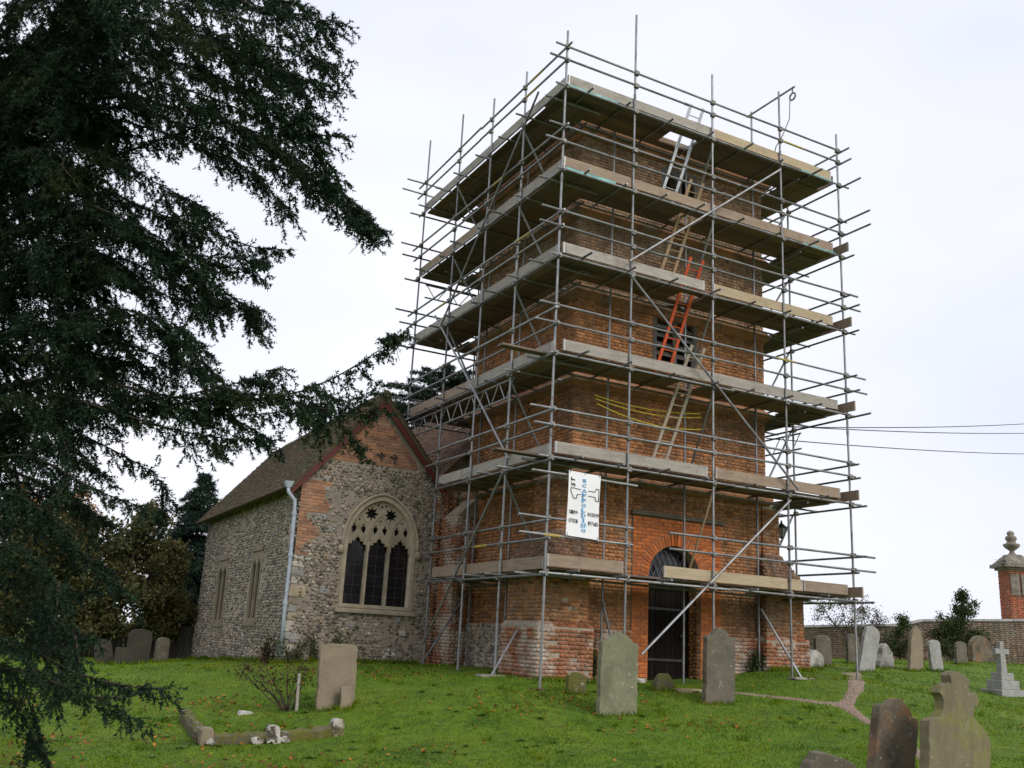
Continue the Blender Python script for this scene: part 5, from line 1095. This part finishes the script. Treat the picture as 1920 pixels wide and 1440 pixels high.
def conifer(base, H, Rr, label, mat, tiers=26, droop=.35, nl=.13, seed=0, irregular=.25, flat=False, lo=.12):
    root = empty('conifer_tree', base, label=label, cat='tree'); mb = MB().tube([(0, 0, -.3), (0, 0, H*.5), (0, 0, H)], [H*.02, H*.013, .02], 8); mb.build('trunk', 'bark', root)
    P_, D_, L_ = [], [], []; bm_ = MB()
    for t in range(tiers):
        f_ = (t+.5)/tiers; z = H*(lo+(1-lo)*f_); nb_ = 7 if not flat else 6
        for k in range(nb_):
            a = rng.random()*6.28; L = Rr*((1-f_)**.8 if not flat else math.sqrt(max(1-(f_*.9)**2, .08)))*rng.uniform(1-irregular*1.6, 1+irregular); d = np.array([math.cos(a), math.sin(a), 0]); n = max(int(L/.10), 3); s_ = np.linspace(.08, 1, n)[:, None]
            Q = np.array([0, 0, z])+d*L*s_+np.array([0, 0, 1])*L*(.12*s_-droop*s_**2); bm_.tube([Q[0]*.5+np.array([0, 0, z])*.5, Q[n//2], Q[-1]], [.05, .03, .01], 5)
            lat = np.cross(d, (0, 0, 1.))
            for sd in (-1, 0, 1):
                P_.append(Q); D_.append(np.tile(d, (n, 1))*.7+lat*sd*.9+rng.normal(0, .25, (n, 3))-np.array([0, 0, .15])); L_.append((.22+.5*L*.3*(1-s_[:, 0]))*rng.uniform(.6, 1.3, n))
    tag(bm_.build('limb', 'bark', root), kind='stuff')
    V, F = needles(np.concatenate(P_), np.concatenate(D_), np.concatenate(L_), 12, nl, nl*.28, .7, .008); tag(np_obj('crown', V, F, mat, root), kind='stuff'); return root
def broadleaf(base, clumps, label, mat, leaf=.10, per=260, name='broadleaf_tree', cat='tree', trunk_r=.14, stems=None):
    """clumps: (dx, dy, dz, radius) about the base"""
    root = empty(name, base, label=label, cat=cat); mb = MB(); pts = []
    if trunk_r: MB().tube([(0, 0, -.3), (0, 0, clumps[0][2]*.4), tuple(np.array(clumps[0][:3])*.9)], [trunk_r, trunk_r*.8, trunk_r*.3], 8).build('trunk', 'bark', root)
    for (x, y, z, r) in clumps:
        if trunk_r: limb(mb, (0, 0, z*.35), (x, y, z), trunk_r*.4, .015)
        k = max(int(r*r*26), 8)
        for _ in range(k):
            c = np.array([x, y, z])+unit(rng.normal(size=3))*r*rng.random()**.45*np.array([1, 1, .85]); pts.append(c+rng.normal(0, r*.10+.06, (per//4, 3)))
            if trunk_r and rng.random() < .4: limb(mb, (x, y, z), c, .02, .006)
    if mb.v: tag(mb.build('limb', 'bark', root), kind='stuff')
    V, F = leaves(np.concatenate(pts), leaf); tag(np_obj('crown', V, F, mat, root), kind='stuff'); return root
def gbase(px, py, d): p = np.array(at(px, py, d)); p[2] = gz(p[0], p[1])-.05; return p
conifer(gbase(338, 1230, 36), 7.0, 2.4, 'dark green fir rising behind the chapel end', 'needle_far', lo=.08, nl=.17, tiers=30)
cb = gbase(800, 1200, 50)
conifer(cb, 15.0, 4.6, 'spreading cedar seen through the scaffold above the chapel roof', 'needle_far', tiers=20, droop=.12, nl=.2, flat=True, lo=.45)
b0 = gbase(190, 1235, 29)
cl = [(0, 0, 2.4, 1.3), (-1.6, .3, 2.2, 1.2), (1.3, .2, 2.1, 1.0), (.4, .3, 3.6, 1.0), (-1.0, 0, 3.5, 1.0), (1.4, 0, 3.2, .8), (-2.6, 0, 3.0, 1.1), (1.9, 0, 1.4, .8), (-.3, -.3, 1.3, 1.0), (-3.0, 0, 1.6, 1.1), (.9, .2, 4.3, .6)]
broadleaf(b0, cl, 'brownish leafy tree behind the fence left of the chapel', 'leaf_brown', .13, 760)
broadleaf(gbase(60, 1230, 40), [(0, 0, 5.6, 1.0), (-1.3, 0, 5.9, 1.1), (1.3, 0, 5.2, .9), (-.3, 0, 4.4, 1.0), (.9, 0, 6.2, .6)], 'orange autumn tree glimpsed behind the spruce', 'leaf_autumn', .13, 200)
broadleaf(gbase(20, 1238, 31), [(-2, 0, .8, 1.0), (-.8, 0, .9, 1.0), (.4, 0, .9, .9), (1.5, 0, .8, .8), (-1.4, 0, 1.8, .8)], 'low dark laurel hedge at the far left by the fence', 'leaf_green', .11, 420, 'hedge', 'hedge', .05)
broadleaf(gbase(-40, 1235, 36), [(0, 0, 2.5, 1.8), (2, 0, 2.2, 1.5), (-2, 0, 3, 1.8), (0, 0, 4.6, 1.6), (2.2, 0, 3.8, 1.2)], 'dense green tree at the far left behind the fence', 'leaf_green', .14, 260)
broadleaf(gbase(1600, 1246, 39), [(-1.5, 0, 1.9, .6), (-.7, 0, 2.3, .55), (.1, 0, 2.3, .55), (.8, 0, 2.0, .55), (1.5, 0, 1.8, .4), (-.2, 0, 1.5, .7), (1.0, 0, 1.2, .6)], 'thin pale shrub growing over the wall beside the scaffold', 'leaf_pale', .08, 240, 'shrub', 'shrub', .05)
broadleaf(gbase(1805, 1247, 37.5), [(0, 0, .9, .8), (-.7, 0, .9, .7), (.6, 0, .8, .7), (0, 0, 1.7, .7), (-.5, 0, 1.6, .55), (.4, 0, 2.2, .4), (.3, 0, 2.6, .25), (-1.1, 0, .6, .6)], 'dark bushy ivy climbing over the boundary wall', 'leaf_green', .10, 460, 'ivy_bush', 'shrub', .05)
broadleaf(gbase(1688, 1247, 38.5), [(0, 0, 1.2, .5), (.3, 0, .6, .5), (-.4, 0, .7, .5), (.2, 0, 1.6, .3)], 'low green bush on the wall behind the leaning grey headstone', 'leaf_green', .09, 400, 'bush', 'shrub', .04)
pt = np.array(gp_)+np.array([-.75, -.2, 4.05]); broadleaf(pt, [(-.1, 0, .25, .25), (-.3, 0, .1, .2)], 'wispy dead weeds rooted on the gate pier ledge', 'leaf_rose', .05, 60, 'weed_tuft', 'plant', .01)
# rose bush with its stake, and weeds at the chapel corner
rb_ = gpt(542, 1332); rose = empty('rose_bush', rb_, label='straggly reddish rose bush tied beside a pale stake', cat='bush'); mb = MB(); pts = []
for k in range(15):
    e = np.array([random.uniform(-.85, .25), random.uniform(-.2, .4), random.uniform(.45, .85)]); e[2] *= 1-.25*abs(e[0]); limb(mb, (random.gauss(0, .05), random.gauss(0, .05), -.05), e, .012, .004, .12)
    pts.append(e+rng.normal(0, .09, (34, 3))); pts.append(e*.7+rng.normal(0, .08, (14, 3)))
mb.build('stem', 'bark', rose); V, F = leaves(np.concatenate(pts), .05); tag(np_obj('foliage', V, F, 'leaf_rose', rose), kind='stuff')
p = gpt(556, 1332); tag(MB().hexa([(p[0]-.025, p[1]-.02, p[2]-.1), (p[0]+.025, p[1]-.02, p[2]-.1), (p[0]+.025, p[1]+.02, p[2]-.1), (p[0]-.025, p[1]+.02, p[2]-.1), (p[0]-.045, p[1]-.02, p[2]+.6), (p[0]+.0, p[1]-.02, p[2]+.6), (p[0]+.0, p[1]+.02, p[2]+.6), (p[0]-.045, p[1]+.02, p[2]+.6)]).build('garden_stake', 'board_grey'), 'pale wooden stake upright beside the rose bush', 'stake')
def weed(px, py, h, n, label, mat='leaf_green', y=None, sp=.3):
    b = gpt(px, py) if y is None else np.array([y[0], y[1], gz(y[0], y[1])]); root = empty('weed', b, label=label, cat='plant', group='weeds at the foot of the walls'); mb = MB(); pts = []
    for k in range(n):
        e = np.array([random.gauss(0, sp), random.uniform(-.12, .05), h*random.uniform(.5, 1.1)]); limb(mb, (e[0]*.4, 0, -.03), e, .008, .003)
        for t in np.linspace(.2, 1, 9): pts.append(np.array([e[0]*(.4+.6*t), e[1]*t, e[2]*t])+rng.normal(0, .04, (5, 3)))
    mb.build('stem', 'leaf_green', root); V, F = leaves(np.concatenate(pts), .06); tag(np_obj('foliage', V, F, mat, root), kind='stuff')
weed(0, 0, .75, 14, 'tall green weeds against the flint wall right of the downpipe', y=(-1.95, 6.42), sp=.4)
weed(0, 0, .5, 8, 'small weeds on the flint wall just beside the downpipe foot', y=(-2.6, 6.40), sp=.15)
weed(0, 0, .7, 9, 'dark creeper in the angle of left buttress and door wall', y=(1.78, 1.08), sp=.06)
weed(0, 0, .45, 9, 'weeds at the foot of the brick right of the door', y=(5.9, 1.08), sp=.2)
weed(0, 0, .55, 10, 'reddish weeds at the foot of the chapel side wall', 'leaf_rose', y=(-2.95, 7.3), sp=.12)

# ------------------------------------------------------------------ grass and fallen leaves
def scatter(n, dmin, dmax, power=1.0):
    d = dmin*(dmax/dmin)**rng.random(n) if power else rng.uniform(dmin, dmax, n); a = math.atan2(CF[1], CF[0])+rng.uniform(-.56, .56, n)
    return CAM[0]+d*np.cos(a), CAM[1]+d*np.sin(a)
def built(x, y):
    m = ((x > .46) & (x < 7.42) & (y > .94) & (y < 8)) | ((x > -2.78) & (x < 1) & (y > 6.6) & (y < 17)) | ((x > 1.62) & (x < 6.2) & (y > 1.15))
    for sx, sy, r in STONE_XY: m |= (abs(x-sx) < r-.06) & (abs(y-sy) < .05)
    return m
x, y = scatter(330000, 6.0, 46.0); keep = ~built(x, y) & ~near_path(x, y, .045); x, y = x[keep], y[keep]; d = np.hypot(x-CAM[0], y-CAM[1])
cl = np.sin(x*2.3+1.3*np.sin(y*1.7))*np.sin(y*2.9+np.sin(x*1.1)); h = (.020+.010*cl+.014*rng.random(len(x)))*(1+.010*d)
ex, ey, eh = [], [], []
for sx, sy, r in STONE_XY:   # longer tufts left round the stones and walls
    k = 260; ex.append(sx+rng.uniform(-r, r, k)); ey.append(sy+rng.normal(0, .09, k)); eh.append(rng.uniform(.05, .13, k))
for (ax, ay), (bx, by), k in (((-2.9, 6.5), (.7, 6.5), 1200), ((-2.86, 6.6), (-2.86, 16.9), 1500), ((.4, .86), (1.75, .86), 500), ((5.2, 1.12), (6.3, 1.12), 400), ((6.2, .86), (7.5, .86), 500), ((1.7, 1.12), (2.8, 1.12), 300)):
    t = rng.random(k); ex.append(ax+(bx-ax)*t+rng.normal(0, .05, k)); ey.append(ay+(by-ay)*t+rng.normal(0, .06, k)-.02); eh.append(rng.uniform(.05, .16, k))
for _ in range(260):   # rank tufts here and there in the sward
    tx, ty = scatter(1, 7, 30); k = 34; ex.append(tx+rng.normal(0, .05, k)); ey.append(ty+rng.normal(0, .05, k)); eh.append(rng.uniform(.04, .11, k))
ex = [np.asarray(q) for q in ex]; cx_ = np.concatenate(ex); cy_ = np.concatenate(ey); ch_ = np.concatenate(eh); ok_ = ~built(cx_, cy_); ex, ey, eh = [cx_[ok_]], [cy_[ok_]], [ch_[ok_]]
x = np.r_[x, np.concatenate(ex)]; y = np.r_[y, np.concatenate(ey)]; h = np.r_[h, np.concatenate(eh)]; d = np.hypot(x-CAM[0], y-CAM[1]); n = len(x)
B = np.stack([x, y, gz(x, y)-.004], -1); a = rng.random(n)*6.283; w = (.0035+.00035*d)[:, None]; sd = np.stack([np.cos(a), np.sin(a), 0*a], -1)*w
ln = np.stack([rng.normal(0, .45, n), rng.normal(0, .45, n), np.ones(n)], -1); tip = B+ln*h[:, None]
V = np.stack([B-sd, B+sd, tip], 1).reshape(-1, 3)
tag(np_obj('grass', V, np.arange(3*n).reshape(-1, 3), 'grass_blade'), 'short green lawn grass of the churchyard', 'grass', kind='stuff')
cx, cy = rng.uniform(-9, 2, 26), rng.uniform(-3, 6, 26); k = rng.integers(0, 26, 1500); x = np.r_[cx[k]+rng.normal(0, .55, 1500), rng.uniform(-9, 8, 260)]; y = np.r_[cy[k]+rng.normal(0, .4, 1500), rng.uniform(-8, 6, 260)]
keep = ~built(x, y); x, y = x[keep], y[keep]; n = len(x); P = np.stack([x, y, gz(x, y)+.028], -1); a = rng.random(n)*6.28; s_ = rng.uniform(.018, .04, n)[:, None]
u_ = np.stack([np.cos(a), np.sin(a), rng.normal(0, .3, n)], -1)*s_; v_ = np.stack([-np.sin(a), np.cos(a), rng.normal(0, .3, n)], -1)*s_*.7
V = np.stack([P-u_, P-v_, P+u_, P+v_+np.array([0, 0, .01])], 1).reshape(-1, 3)
tag(np_obj('fallen_leaves', V, np.arange(4*n).reshape(-1, 4), 'fallen_leaf'), 'orange and brown fallen leaves scattered on the lawn', 'leaves', kind='stuff')

wx, wy = scatter(420, 7, 24); keep = ~built(wx, wy) & ~near_path(wx, wy, .1); wx, wy = wx[keep], wy[keep]; pts = []; q = []
for a_, b_ in zip(wx, wy):   # flat rosettes of plantain and dandelion
    z = gz(a_, b_); ph = rng.random()*6.28; R_ = rng.uniform(.05, .10)
    for k in range(7):
        an = ph+k*.9; d_ = np.array([math.cos(an), math.sin(an), rng.uniform(.15, .5)]); sd = np.array([-math.sin(an), math.cos(an), 0])*R_*.28; c = np.array([a_, b_, z+.012]); q += [c, c+d_*R_*.55+sd, c+d_*R_*np.array([1, 1, .8]), c+d_*R_*.55-sd]
q = np.array(q); tag(np_obj('lawn_weeds', q, np.arange(len(q)).reshape(-1, 4), 'leaf_weed'), 'flat rosettes of broad leaved weeds in the lawn', 'weeds', kind='stuff')
